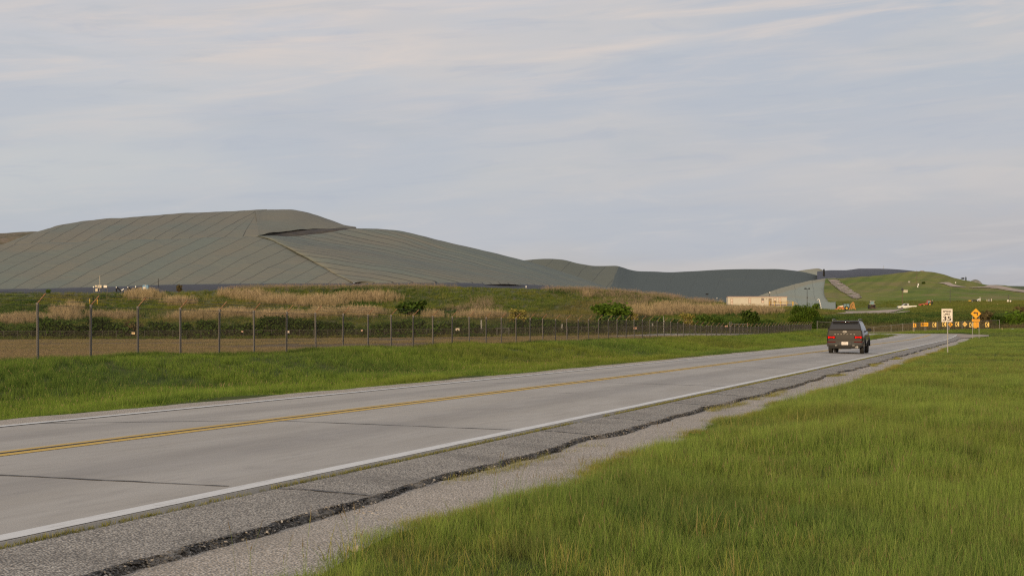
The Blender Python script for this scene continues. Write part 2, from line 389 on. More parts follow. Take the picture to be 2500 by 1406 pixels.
us = np.concatenate([np.arange(-32, 60, 1.6), np.arange(60, 200, 3.0), np.arange(200, 300, 1.6), np.arange(300, 345, 6)])
vs = np.concatenate([[-330, -200, -120, -90, -70, -55, -45, -40, -36, -33, -31], np.arange(-29.5, -13, .75), [-13, -11, -9, -7.5, -6.1, -5.5, -5.0, -4.6], np.arange(-4.2, 14, .7), [15, 18, 22, 28, 36, 48, 64, 90, 130]])
pts = []
S2 = np.arange(UB - 6, UB + RB * TB + 70, 1.0); ST2 = [station(s) for s in S2]; SX = np.array([p[0].x for p in ST2]); SY = np.array([p[0].y for p in ST2])
for u in us:
    for v in vs:
        p = W(u, v); z = GZ(p.x, p.y)
        if v < -29.4 and u < 262: z = min(z, .24 - (-29.4 - v) * .5) if v > -37 else -3.0
        if u > UB - 6:
            i = int(np.argmin((SX - p.x) ** 2 + (SY - p.y) ** 2)); d = math.hypot(SX[i] - p.x, SY[i] - p.y)
            off = (p - ST2[i][0]).dot(ST2[i][1]); rz = road_z(S2[i], max(-3.6, min(3.6, off))) - .09
            if d < 9: 
                w = min(1, max(0, (9 - d) / 3.5)); z = z * (1 - w) + min(rz, rz) * w
        pts.append((p.x, p.y, z))
ground = terrain('ground', np.array(pts), len(us), len(vs), M_SOIL)
M_PLAIN = mat('far_plain', (.06, .075, .03), .95, [(.004, .4, .6, (.085, .08, .04), .7)])
mb = MB(); mb.add([(-9000, -2500, -3.2), (9000, -2500, -3.2), (9000, 12000, -3.2), (-9000, 12000, -3.2)], [(0, 1, 2, 3)])
structure(mb.obj('plain', M_PLAIN))

OFFS = [(-3.62, 0), (-3.5, 0), (-2.6, 0), (-1.75, 0), (-.9, 0), (0, 0), (.9, 0), (1.75, 0), (2.6, 0), (3.5, 0), (3.62, 0)]
structure(ribbon('road', [(-3.62, -.12)] + OFFS + [(3.62, -.12)], M_CONC))
def wob(a, seed): return lambda s, k: a * float(fbm(np.array(s * 1.3), np.array(k * .37), seed, 4))
structure(ribbon('white_edge_line', [(3.425, .006), (3.5, .006), (3.60, .006)], M_WHITE, jit=wob(.009, 3)))
structure(ribbon('white_edge_line', [(-3.60, .010), (-3.5, .010), (-3.40, .010)], M_WHITE, jit=wob(.01, 4)))
structure(ribbon('yellow_centre_line', [(.045, .004), (.185, .004)], M_YELLOW, jit=wob(.008, 5)))
structure(ribbon('yellow_centre_line', [(-.195, .004), (-.05, .004)], M_YELLOW, jit=wob(.008, 6)))
FINE = np.arange(-30, 200, .25)
structure(ribbon('centre_joint', [(-.032, .0055), (.03, .0055)], M_TAR, stn=FINE, jit=lambda s, k: (.012 * math.sin(s * .7) + .016 * (rng.random() - .5)), s1=200))
# sawn joints across the slabs, filled with tar
def cross_joint(s, o0, o1, w, skew=.07, seed=0):
    n = 26; V = []; U = []; r = np.random.default_rng(seed + int(s * 10))
    for i in range(n):
        o = o0 + (o1 - o0) * i / (n - 1); ww = w * r.uniform(.45, 1.3); c = s + skew * o + r.normal(0, .008)
        for q in (-ww / 2, ww / 2):
            p, nn, b = station(c + q); p = p + nn * o; V.append((p.x, p.y, road_z(c + q, o) + .005)); U.append((c + q, o))
    return np.array(V), grid_faces(n, 2), U
JV = []; JF = []; JU = []; o = 0
for (s, o0, o1, w) in [(4.3, -3.4, 3.3, .05), (12.35, .2, 3.35, .055), (12.3, -3.4, -.6, .025), (20.5, -3.45, 3.4, .055), (29.2, -1.0, -.4, .03), (31.6, 1.0, 1.6, .03), (37.8, -3.4, 3.4, .06), (46.3, -3.3, .3, .05), (54.7, .2, 3.4, .06), (54.9, -3.4, 0, .05), (63.2, -3.4, 3.3, .06), (71.6, -3.3, 3.4, .06), (80, -3.4, 3.4, .06), (88.5, -3.3, 3.3, .07), (97, -3.4, 3.4, .08), (105, -3.4, 3.4, .08), (114, -3.4, 3.4, .08), (126, -3.4, 3.4, .09), (139, -3.4, 3.4, .1), (152, -3.4, 3.4, .1), (168, -3.4, 3.4, .12), (184, -3.4, 3.4, .12)]:
    v_, f_, u_ = cross_joint(s, o0, o1, w); JV.append(v_); JF.append(f_ + o); JU += u_; o += len(v_)
structure(mesh_np('slab_joints', np.vstack(JV), np.vstack(JF), M_TAR, uv=JU))

# asphalt shoulder with a ragged drop, gravel beyond it
def ragged(s): return 4.61 + .10 * float(fbm(np.array(s * .9), np.array(0.), 11, 5)) + .035 * float(fbm(np.array(s * 5.5), np.array(0.), 12, 3)) + .05 * math.sin(s * .21) - .10 * max(0, math.sin(s * .37 + 2)) ** 6
sh = [s for s in np.concatenate([np.arange(-30, 45, .12), np.arange(45, 110, .4), np.arange(110, 225, 1.2)])]
V = []; V2 = []; V3 = []
for s in sh:
    p, n, _ = station(s); e = ragged(s); z = road_z(s, 3.62)
    for o_, dz in ((3.70, -.03), (3.76, -.012), (4.0, -.02), (e - .12, -.048), (e - .02, -.055)): q = p + n * o_; V.append((q.x, q.y, z + dz))
    jj = rng.normal(0, .017, 6)
    for k, (o_, dz) in enumerate(((e - .025, -.0535), (e - .005 + jj[0], -.060 + jj[4] * .35), (e + .012 + jj[1], -.075 + jj[5] * .5), (e + .03 + jj[2], -.095 + jj[4] * .5), (e + .045 + jj[3], -.120), (e + .10, -.19))): q = p + n * o_; V2.append((q.x, q.y, z + dz))
structure(mesh_np('asphalt_shoulder', np.array(V), grid_faces(len(sh), 5)[:, ::-1], M_SHOULDER, True))
structure(mesh_np('shoulder_edge', np.array(V2), grid_faces(len(sh), 6)[:, ::-1], M_EDGE, True))
CR_S = [12.4, 20.6, 24.0, 29.3, 33.5, 37.9, 46.3, 54.8, 63, 71.6, 80, 89, 98, 110]
Vc = []; Fk = []; Uc = []; oo_ = 0
for s in CR_S:
    e = ragged(s) - .04; n_ = 18; w_ = .012 + s * .0006
    for i in range(n_):
        o_ = 3.72 + (e - 3.72) * i / (n_ - 1); cc = s + .07 * o_ + .05 * float(fbm(np.array(o_ * 5.), np.array(s), 9, 3)); ww = w_ * rng.uniform(.3, 1.6)
        for q_ in (-ww, ww):
            p_, nn_, _b = station(cc + q_); p_ = p_ + nn_ * o_; Vc.append((p_.x, p_.y, road_z(cc + q_, 3.62) + float(np.interp(o_, [3.70, 3.76, 4.0, e - .08, e + .04], [-.03, -.012, -.02, -.048, -.055])) + .006)); Uc.append((cc, o_))
    Fk.append(grid_faces(n_, 2) + oo_); oo_ += n_ * 2
structure(mesh_np('shoulder_cracks', np.array(Vc), np.vstack(Fk), M_TAR, uv=Uc))
def gravel_edge(s): return 5.50 + .20 * float(fbm(np.array(s * .8), np.array(3.), 21, 5)) + .07 * float(fbm(np.array(s * 4.2), np.array(3.), 22, 3)) + .12 * math.sin(s * .13 + 1) - .22 * math.exp(-((s - 9) / 3.5) ** 2)
gs = np.concatenate([np.arange(-30, 60, .5), np.arange(60, 240, 2.0)])
for s in gs:
    p, n, _ = station(s); ge = gravel_edge(s) + .25; z = road_z(s, 3.62)
    for k in range(9):
        o_ = 4.3 + (ge - 4.3) * k / 8; q = p + n * o_; V3.append((q.x, q.y, z - .102 + .012 * float(fbm(np.array(s * 3.), np.array(o_ * 4.), 5, 3)) - (.03 if k == 8 else 0)))
structure(mesh_np('gravel_verge', np.array(V3), grid_faces(len(gs), 9)[:, ::-1], M_GRAVEL, True))
V3 = []
for s in gs:
    p, n, _ = station(s); ge = -4.55 - .12 * float(fbm(np.array(s * .9), np.array(1.), 31, 4)); z = road_z(s, -3.62)
    for k in range(6):
        o_ = -3.58 + (ge + 3.58) * k / 5; q = p + n * o_; V3.append((q.x, q.y, z - .006 - .004 * k / 5 + .004 * float(fbm(np.array(s * 3.), np.array(o_ * 4.), 6, 3))))
structure(mesh_np('gravel_verge', np.array(V3), grid_faces(len(gs), 6), M_GRAVEL, True))
# gravel apron outside the bend
S = np.arange(205, 285, 1.0); V3 = []
for s in S:
    p, n, _ = station(s); w = 4.2 * min(1, max(0, (s - 205) / 20)) * min(1, max(.15, (285 - s) / 40))
    for k in range(5):
        o_ = 3.6 + w * k / 4; q = p + n * o_; V3.append((q.x, q.y, max(road_z(s, 3.6) - .04, drop(q.x, q.y) + .03 if k else -9)))
structure(mesh_np('gravel_verge', np.array(V3), grid_faces(len(S), 5)[:, ::-1], mat('packed_gravel', (.40, .32, .26), .95, [(.4, .4, .7, (.22, .19, .15), .7)], (5, .4, .04)), True))

# ---------------------------------------------------------------- lot behind the fence, grassy bank
def fence_Y(px): return 29.8 * 4000 / (2449 - px)
BPX = [-700, -300, 0, 250, 450, 700, 850, 1000, 1300, 1450, 1600, 1750, 1900, 1990, 2060]
BASE = [830, 829, 828.5, 828, 827.5, 826, 825, 824, 820.5, 818.5, 816.5, 815.5, 814, 812, 811]
BTOP = [719, 718, 717, 716.5, 713, 703.5, 701.5, 701, 709, 711, 724, 742, 750, 757, 762]
def pz(py, Y): return CAMZ + (804 - py) / 4000.0 * Y
cols = []
for px, b in zip(BPX, BASE):
    f = fence_Y(min(px, 2030)); f = min(f, 275); ze = pz(b, 352); c = []
    for k in range(6):
        w = k / 5; Y = f * 1.012 + (354 - f) * w; c.append(((px - 1250) / 4000 * Y, Y, .25 * (1 - w) + ze * w + (-.05 if k == 5 else 0)))
    c[0] = (c[0][0], c[0][1], .2); cols.append(c)
terrain('gravel_lot', sheet_pts(cols, 90, 40), 90, 40, M_LOT)
cols = []
TY = [452, 452, 452, 452, 452, 452, 452, 452, 452, 455, 462, 478, 480, 470, 470]
for px, b, tp, ty in zip(BPX, BASE, BTOP, TY):
    kn = [(b + 1, 351), (b - 4, 358), ((b * .72 + tp * .28), 376), (b * .45 + tp * .55, 408), (b * .16 + tp * .84, 435), (tp, ty), (tp + (804 - tp) * .058, ty + 26), (tp + (804 - tp) * .12, ty + 45)]
    cols.append([P(px, py, Y) for py, Y in kn])
M_BANK = mat('bank_soil', (.105, .115, .038), .95, [(.03, .4, .62, (.11, .085, .05), .7), (.2, .45, .65, (.05, .065, .02), .8), (1.2, .5, .7, (.12, .11, .05), .5)], (1.5, .7, .3))
bp = sheet_pts(cols, 160, 70); fl = np.clip((435 - bp[:, 1]) / 30, 0, 1) * np.clip((bp[:, 1] - 358) / 10, 0, 1)
bp[:, 2] += .35 * fbm(bp[:, 0] * .12, bp[:, 1] * .12, 41) * fl
bank = terrain('bank', bp, 160, 70, M_BANK)

# ---------------------------------------------------------------- the covered mounds
def mat_tarp(name, a, b, seam, bands=None):
    """cover laid in strips: seams at whole values of attribute su, seam width in sw; each strip a slightly different tone"""
    m = bpy.data.materials.new(name); m.use_nodes = True; t = NT(m.node_tree); bs = t.n['Principled BSDF']
    pos = t.node('ShaderNodeNewGeometry').outputs['Position']; su = t.attr('su'); sw = t.attr('sw'); tn = t.attr('tone')
    su = t.math('ADD', su, t.math('MULTIPLY', t.math('SUBTRACT', t.noise(pos, .035, 3), .5), t.attr('wob')))
    wn = t.node('ShaderNodeTexWhiteNoise', noise_dimensions='1D'); t.l.new(t.math('FLOOR', su), wn.inputs['W']); rv = wn.outputs['Value']
    n1 = t.noise(t.vmath('MULTIPLY', pos, (.012, .02, .06)), 1.0, 4, .55); n2 = t.noise(t.vmath('MULTIPLY', pos, (.05, .05, .4)), 1.0, 5, .65)
    f = t.math('ADD', t.math('MULTIPLY', n1, .9), t.math('ADD', t.math('MULTIPLY', n2, .35), t.math('MULTIPLY', t.math('SUBTRACT', rv, .5), .16)))
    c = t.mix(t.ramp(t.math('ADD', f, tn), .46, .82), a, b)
    c = t.mix(t.math('MULTIPLY', t.ramp(t.noise(t.vmath('MULTIPLY', pos, (.12, .12, 1.5)), 1.0, 4), .55, .75), .3), c, tuple(x * .72 for x in a))
    fr = t.math('FRACT', su); d = t.math('MINIMUM', fr, t.math('SUBTRACT', 1.0, fr))
    sf = t.math('SUBTRACT', 1.0, t.ramp(d, t.math('MULTIPLY', sw, .4), sw))
    c = t.mix(t.math('MULTIPLY', sf, t.math('ADD', .3, t.math('MULTIPLY', t.noise(pos, .08, 3), 1.0))), c, seam)
    t.put(bs.inputs['Base Color'], c); bs.inputs['Roughness'].default_value = .85; bs.inputs['Specular IOR Level'].default_value = .25
    bp_ = t.node('ShaderNodeBump'); bp_.inputs['Strength'].default_value = .5; bp_.inputs['Distance'].default_value = .6
    t.l.new(t.noise(t.vmath('MULTIPLY', pos, (.3, .3, 1.2)), 1.0, 4), bp_.inputs['Height']); t.l.new(bp_.outputs[0], bs.inputs['Normal'])
    return m
GREENISH = (.148, .172, .154); BROWNISH = (.180, .174, .142)
M_TARP = mat_tarp('green_grey_cover', GREENISH, BROWNISH, (.028, .030, .032))
M_DARKT = mat_tarp('dark_green_cover', (.070, .090, .092), (.086, .094, .080), (.03, .035, .04))
M_PALET = mat_tarp('pale_green_cover', (.285, .315, .265), (.300, .285, .205), (.10, .11, .10))
M_LINER = mat('black_liner', (.020, .020, .027), .55, [(.08, .45, .65, (.032, .031, .038), .8), (.5, .5, .7, (.05, .045, .045), .35)], (.8, .6, .4))
M_NAVY = mat('ribbed_black_liner', (.034, .036, .050), .6, [(.06, .4, .65, (.045, .046, .06), .8, (1, .25, 1)), (.3, .5, .7, (.025, .026, .036), .8, (1, .2, 1))], (.35, .8, 1.2))

bench_x = [-700, -300, 0, 140, 246, 392, 526, 626]; bench_y = [625, 612, 600, 590.5, 586, 582, 578, 576.5]
def base_py(px): return interp(px, [-900, -300, 0, 87, 250, 350, 450, 600, 700, 860], [714, 709, 706, 704, 700.5, 697.5, 694.5, 693, 692.5, 692])
HIP = [(626, 576.5), (660, 588), (691, 597), (723, 616), (798, 659), (862, 692)]
def to_line(p, d, xs, ys):
    """walk from p along d until reaching the polyline y(x)"""
    for k in np.linspace(0, 3, 1500):
        x = p[0] + d[0] * k; y = p[1] + d[1] * k
        if y <= np.interp(x, xs, ys): return x, y
    return p[0] + d[0] * 3, p[1] + d[1] * 3
hx = bench_x + [h[0] for h in HIP[1:]]; hy = bench_y + [h[1] for h in HIP[1:]]
PV = []; PF = []; AS = []; AW = []; AT = []; AB = []; voff = 0
def add_patch(cols, nu, nv, su, sw, tone=0.0, wob_=.0):
    """a piece of the mound; su per column, sw width of seam"""
    global voff
    G = sheet_pts(cols, nu, nv); PV.append(G); PF.append(grid_faces(nu, nv) + voff); voff += len(G)
    s = np.interp(np.linspace(0, len(su) - 1, nu), np.arange(len(su)), su); AS.append(np.repeat(s, nv)); AW.append(np.full(nu * nv, sw)); AT.append(np.full(nu * nv, tone)); AB.append(np.full(nu * nv, wob_))
bs_ = np.concatenate([np.arange(-760, 780, 20.0), np.arange(780, 861, 8.0)])
cols = []; 
for b in bs_:
    y0 = base_py(b); x1, y1 = to_line((b, y0 - .4), (246, -118), hx, hy); fr = min(1, (x1 - b) / 246.0)
    Y0 = 478; Y1 = 478 + 57 * fr
    mid = ((b * .5 + x1 * .5), (y0 * .5 + y1 * .5) - 4.5 * fr, Y0 * .5 + Y1 * .5 - 1.5 * fr)
    cols.append([P(b - 8, y0 + 3.5, Y0 - 3), P(b, y0, Y0), P(*mid), P(x1, y1, Y1), P(x1 + 3, y1 + 6, Y1 + 8)])
add_patch(cols, 420, 44, (bs_ - 34) / 54.6, .026, .0, .16)
cx_ = [-400, -100, 0, 50, 100, 150, 200, 260, 347, 450, 560, 622, 700, 735, 770, 800, 835, 868]
cy_ = [665, 625, 600, 583, 566, 551, 540, 533, 528, 521, 517, 515, 514, 518, 527, 536, 548, 558]
cols = []; cs = np.concatenate([np.arange(-260, 520, 20.0), np.arange(520, 633, 8.0)])
for c in cs:
    y0 = float(np.interp(c, bench_x, bench_y)); w = max(0, (c - 520) / 112.0); d = (117 * (1 - w) - 6 * w, -58)
    x1, y1 = to_line((c, y0 - .4), d, cx_, cy_); fr = max(.08, (y0 - y1) / 60.0); Y0 = 533; Y1 = Y0 + 62 * min(1, fr)
    cols.append([P(c - 4, y0 + 3, Y0 - 1), P(c, y0, Y0), P((c + x1) / 2, (y0 + y1) / 2 - 4 * min(1, fr), (Y0 + Y1) / 2 - 3), P(x1, y1, Y1), P(x1, y1 + 4, Y1 + 30), P(x1, y1 + 60, Y1 + 120)])
add_patch(cols, 300, 40, (cs - 34) / 43.0, .032, .08, .16)
cols = []; bx_ = [632, 660, 686, 725, 766, 800, 837, 868]; by_ = [575, 569, 565, 560.5, 557, 556, 555.5, 558.5]
tx_ = [622, 650, 700, 735, 770, 800, 838, 868.5]
for x0, y0, x1 in zip(bx_, by_, tx_):
    y1 = float(np.interp(x1, cx_, cy_)); Y0 = float(np.interp(x0, [632, 660, 700, 766, 868], [534, 540, 550, 560, 566])); Y1 = float(np.interp(x0, [632, 660], [592, 596]))
    cols.append([P(x0, y0 + 1.5, Y0 - 1), P(x0, y0, Y0), P((x0 + x1) / 2 + 1, (y0 + y1) / 2 - 3, (Y0 + Y1) / 2 - 3), P(x1, y1, Y1), P(x1, y1 + 5, Y1 + 30), P(x1, y1 + 60, Y1 + 120)])
add_patch(cols, 80, 24, np.linspace(.3, .62, 8), .01, .06, .0)
PAIR = [((862, 692), (866, 692.2)), ((798, 659), (980, 690.5)), ((723, 616), (1140, 690.5)), ((660, 588), (1200, 691.5)), ((626, 576.5), (1240, 692.5)), ((720, 577), (1290, 694.5)), ((800, 567), (1340, 698)),
        ((868, 558.5), (1385, 701)), ((920, 559), (1410, 703)), ((974, 564), (1430, 705)), ((1013, 573), (1446, 706.5)), ((1080, 588), (1460, 708)), ((1192, 613), (1485, 711)), ((1272, 634), (1503, 713.5)), ((1336, 650), (1515, 715.5)), ((1393, 672), (1524, 716.8)), ((1460, 695), (1530, 717.8)), ((1531, 717.5), (1534, 718.5))]
SY_ = [478, 494, 512, 528, 536, 548, 556, 562, 562, 560, 558, 554, 548, 543, 540, 537, 533, 528]; EY_ = [478, 480, 484, 486, 488, 491, 494, 498, 501, 503, 505, 508, 512, 517, 520, 523, 525, 527]
cols = []
for i, ((s0, e0), ys, ye) in enumerate(zip(PAIR, SY_, EY_)):
    bul = 4.0 * min(1, math.hypot(s0[0] - e0[0], s0[1] - e0[1]) / 300)
    m1 = [(s0[0] * (1 - w) + e0[0] * w, s0[1] * (1 - w) + e0[1] * w - bul * k, ys * (1 - w) + ye * w - 3 * k) for w, k in ((.3, .9), (.65, .9))]
    back = [P(s0[0] - 10, s0[1] + 55, ys + 110), P(s0[0] - 2, s0[1] + 3, ys + 12)]
    cols.append(back + [P(*s0, ys), P(*m1[0]), P(*m1[1]), P(*e0, ye), P(e0[0] + 4, e0[1] + 5, ye - 4)])
add_patch(cols, 260, 60, np.array([0, 2.5, 5.6, 8.2, 10, 13.2, 15.8, 18, 19.6, 21.2, 22.6, 24.8, 28.2, 30.8, 32.6, 34.4, 36, 37.5]), .065, -.02, .5)
hp = np.vstack(PV); hp[:, 2] += .16 * fbm(hp[:, 0] * .30, hp[:, 1] * .30, 201, 3) + .30 * fbm(hp[:, 0] * .07, hp[:, 1] * .07, 202, 3); hf = np.vstack(PF)
hill = mesh_np('hill', hp, hf, M_TARP, True, {'su': np.concatenate(AS), 'sw': np.concatenate(AW), 'tone': np.concatenate(AT), 'wob': np.concatenate(AB)}); structure(hill); TERR.append((hp, hf, 'hill'))
# exposed black liner: the slit under the upper mound, and the toe of the whole mound
cols = [[P(x0, y0 - 1, np.interp(x0, [632, 660, 700, 766, 868], [536, 542, 552, 562, 568])), P(x0, y0 + 1, np.interp(x0, [632, 660, 700, 766, 868], [535, 541, 551, 561, 567])), P(x0 + 2, y1, np.interp(x0, [626, 720, 800, 868], [536, 548, 556, 562]) + .4), P(x0 + 2, y1 + 6, np.interp(x0, [626, 720, 800, 868], [536, 548, 556, 562]))] for x0, y0, y1 in [(634, 574.5, 576), (660, 568.5, 577), (690, 564, 577), (730, 560, 573.5), (766, 556.5, 569), (800, 555.5, 564.5), (840, 555, 561), (870, 557, 559)]]
structure(mesh_np('exposed_liner', sheet_pts(cols, 60, 10), grid_faces(60, 10), mat('dusty_liner', (.060, .058, .062), .8, [(.3, .4, .65, (.10, .092, .08), .7)], (.6, .6, .4), spec=.1), True))
cols = []
for px in [-760, -400, 0, 250, 450, 600, 700, 860, 1000, 1140, 1240, 1310, 1393, 1450, 1500, 1534]:
    tp = interp(px, [-900, 0, 87, 250, 350, 450, 600, 700, 860, 1000, 1140, 1220, 1310, 1393, 1450, 1534], [714, 706.4, 704.4, 701, 698, 694.8, 693.3, 692.8, 692.4, 691, 691, 692.5, 696, 702, 707, 719])
    YT = interp(px, [860, 980, 1140, 1310, 1393, 1460, 1534], [477, 479, 483, 491, 498, 507, 526])
    cols.append([P(px, tp + 22, YT - 12), P(px, tp + 12, YT - 8), P(px, tp - .6, YT - .6), P(px, tp - .2, YT + 3)])
structure(mesh_np('exposed_liner', sheet_pts(cols, 200, 8), grid_faces(200, 8), M_LINER, True))

def simple_hill(name, cols, nu, nv, m, rough=0.0, seed=0, attrs=None, reg=True):
    p = sheet_pts(cols, nu, nv)
    if rough:
        k = np.tile(np.clip(np.minimum(np.arange(nv), np.arange(nv)[::-1]) / (nv * .15), 0, 1), nu); p[:, 2] += rough * fbm(p[:, 0] * .05, p[:, 1] * .05, seed) * k
    at = {'su': np.zeros(len(p)) + .5, 'sw': np.full(len(p), .01), 'tone': np.zeros(len(p)), 'wob': np.zeros(len(p))}
    if attrs: at.update(attrs(p))
    return terrain(name, p, nu, nv, m, at, register=reg)
# left ridge far behind
M_RIDGE = mat('dry_ridge', (.17, .125, .09), .95, [(.02, .4, .6, (.10, .10, .045), .7), (.12, .5, .62, (.07, .065, .035), .8), (.5, .5, .6, (.20, .16, .13), .6)], (.4, .6, .8))
simple_hill('hill', [[P(px, 640, 700), P(px, c + 14, 730), P(px, c, 760), P(px, c + 3, 800), P(px, c + 60, 950)] for px, c in [(-700, 585), (-300, 577), (-100, 573), (0, 571), (60, 569), (105, 570), (160, 573), (260, 590)]], 120, 30, M_RIDGE, .6, 3)
# far mounds behind: pale shoulder on the left, long dark cover
CR = [(1150, 655), (1210, 645), (1270, 636), (1330, 632.5), (1370, 635), (1420, 646), (1455, 651), (1500, 650.5), (1520, 654.5), (1538, 660), (1560, 663.5), (1600, 664.5), (1640, 665.5), (1700, 664), (1760, 662), (1830, 659.5), (1890, 658.5), (1940, 662), (1990, 672), (2040, 690)]
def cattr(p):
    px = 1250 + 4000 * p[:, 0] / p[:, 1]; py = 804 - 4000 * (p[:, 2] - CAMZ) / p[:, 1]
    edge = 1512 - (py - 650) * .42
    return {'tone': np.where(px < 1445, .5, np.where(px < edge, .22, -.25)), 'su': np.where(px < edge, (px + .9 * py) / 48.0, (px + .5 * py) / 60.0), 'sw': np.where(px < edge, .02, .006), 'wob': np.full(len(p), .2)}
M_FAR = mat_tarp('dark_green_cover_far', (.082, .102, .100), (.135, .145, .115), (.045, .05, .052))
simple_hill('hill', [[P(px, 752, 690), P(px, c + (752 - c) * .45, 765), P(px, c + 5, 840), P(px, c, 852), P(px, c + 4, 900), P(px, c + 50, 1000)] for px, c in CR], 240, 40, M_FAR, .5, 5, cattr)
simple_hill('hill', [[P(px, 700, 900), P(px, c + 4, 950), P(px, c, 965), P(px, c + 30, 1100)] for px, c in [(1900, 668), (1940, 662), (1970, 657.5), (1995, 655), (2008, 659), (2018, 672), (2040, 690)]], 60, 20, M_PALET, .3, 8)
EC = [(1995, 661), (2030, 658), (2060, 658), (2078, 656.5), (2100, 654), (2130, 654.5), (2160, 656), (2200, 660), (2236, 664), (2262, 668)]
simple_hill('hill', [[P(px, 690, 790), P(px, c + 14, 815), P(px, c + 2, 850), P(px, c, 858), P(px, c + 20, 950)] for px, c in EC], 100, 20, M_NAVY, .6, 9)
# pale cover slope right of the site office
DC = [(1790, 741, 575), (1835, 728.5, 600), (1870, 716, 630), (1900, 705.5, 655), (1940, 694, 690), (1980, 685, 722), (2017, 680, 745), (2040, 679, 748)]
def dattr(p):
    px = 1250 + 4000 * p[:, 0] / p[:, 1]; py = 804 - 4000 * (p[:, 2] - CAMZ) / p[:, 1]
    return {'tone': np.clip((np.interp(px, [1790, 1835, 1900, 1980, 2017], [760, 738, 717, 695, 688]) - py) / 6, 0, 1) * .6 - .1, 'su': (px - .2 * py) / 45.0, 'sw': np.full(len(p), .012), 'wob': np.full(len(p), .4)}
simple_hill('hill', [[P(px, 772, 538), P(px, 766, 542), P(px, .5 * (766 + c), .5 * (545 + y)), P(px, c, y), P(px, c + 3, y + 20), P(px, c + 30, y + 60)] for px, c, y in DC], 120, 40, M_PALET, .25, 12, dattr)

# grass embankment beyond the bend and the green hill above it
FX = [2060, 2100, 2160, 2230, 2262, 2290, 2340, 2375, 2412, 2450, 2500, 2700, 3200]
F0 = [778, 777, 776, 775, 774, 773, 772, 771, 771, 770, 770, 770, 770]
F1 = [764, 762, 758, 754, 752, 750, 748, 746, 745, 744, 743, 742, 745]
F2 = [757, 756, 753, 748, 745, 743, 740, 738, 736, 735, 734, 735, 738]
F3 = [715, 712, 712, 706, 704, 704, 708, 712, 714, 716, 722, 730, 735]
F4 = [679, 677, 673, 665, 664.5, 667.5, 681, 687.5, 696, 697.5, 709, 724, 732]
cols = [[P(1930, 806, 268), P(1940, 795, 290), P(1955, 784, 306), P(1975, 779, 330), P(1995, 768, 430), P(2045, 757, 560), P(2014, 722, 640), P(2016, 681, 740), P(2016, 686, 770), P(2016, 720, 850)],
        [P(2000, 806, 268), P(2000, 795, 290), P(2004, 783, 306), P(2016, 778, 330), P(2030, 767, 430), P(2052, 757, 560), P(2036, 719, 650), P(2034, 680, 745), P(2034, 686, 770), P(2034, 720, 850)]]
for px, a, b, c, d, e in zip(FX, F0, F1, F2, F3, F4):
    g0 = interp(px, [2000, 2160, 2213, 2300, 2500], [811, 811, 809, 806.5, 803])
    cols.append([P(px, g0 + 3, 266), P(px, g0 - 4, 280), P(px, g0 * .35 + a * .65, 296), P(px, a, 318), P(px, b, 430), P(px, c, 560), P(px, d, 665), P(px, e, 755), P(px, e + 5, 790), P(px, e + 50, 880)])
M_GREEN = bpy.data.materials.new('hill_grass'); M_GREEN.use_nodes = True
def fill_green():
    t = NT(M_GREEN.node_tree); bs = t.n['Principled BSDF']; pos = t.node('ShaderNodeNewGeometry').outputs['Position']
    n1 = t.noise(pos, .018, 4); n2 = t.noise(t.vmath('MULTIPLY', pos, (.25, .25, .6)), 1.0, 5, .65); n3 = t.noise(pos, .9, 4, .7); n4 = t.noise(pos, .045, 5, .7)
    c = t.mix(t.ramp(n1, .38, .62), (.145, .200, .030), (.215, .220, .055))
    c = t.mix(t.math('MULTIPLY', t.ramp(n2, .4, .68), .6), c, (.095, .140, .030))
    c = t.mix(t.math('MULTIPLY', t.ramp(n3, .5, .7), .35), c, (.23, .20, .085))
    c = t.mix(t.math('MULTIPLY', t.ramp(n4, .48, .64), .75), c, (.225, .185, .085))
    c = t.mix(t.math('MULTIPLY', t.math('SUBTRACT', 1.0, t.ramp(n4, .36, .48)), .5), c, (.085, .125, .03))
    # mower passes up the slope
    x, y, z = t.sep(pos); ph = t.math('ADD', t.math('MULTIPLY', x, .75), t.math('MULTIPLY', y, -.28))
    st = t.math('SINE', t.math('ADD', t.math('MULTIPLY', ph, 1.1), t.math('MULTIPLY', n1, 5.0)))
    zone = t.math('MULTIPLY', t.ramp(z, 14.0, 18.0), t.math('SUBTRACT', 1.0, t.ramp(x, 185.0, 225.0)))
    c = t.mix(t.math('MULTIPLY', t.math('MULTIPLY', t.ramp(st, -.2, .9), zone), .30), c, (.080, .112, .030))
    t.put(bs.inputs['Base Color'], c); bs.inputs['Roughness'].default_value = .95; bs.inputs['Specular IOR Level'].default_value = .1
    b = t.node('ShaderNodeBump'); b.inputs['Strength'].default_value = .7; b.inputs['Distance'].default_value = .5
    t.l.new(n2, b.inputs['Height']); t.l.new(b.outputs[0], bs.inputs['Normal'])
fill_green()
gp = sheet_pts(cols, 200, 140); sel = (gp[:, 1] > 300); gp[:, 2] += np.where(sel, .24 * fbm(gp[:, 0] * .07, gp[:, 1] * .05, 77) + np.where(gp[:, 1] > 570, .45, .0) * fbm(gp[:, 0] * .11, gp[:, 1] * .035, 78), 0)
green_hill = terrain('hill', gp, 200, 140, M_GREEN); TERR[-1] = (TERR[-1][0], TERR[-1][1], 'green')
simple_hill('hill', [[P(px, 760, 1350), P(px, c + 5, 1450), P(px, c, 1500), P(px, c + 40, 1700)] for px, c in [(2380, 702), (2430, 698.5), (2470, 698), (2520, 699), (2700, 700), (3200, 705)]], 60, 12, mat('far_grass', (.055, .085, .03), .95, [(.01, .4, .6, (.075, .09, .035), .7)]), .4, 15)

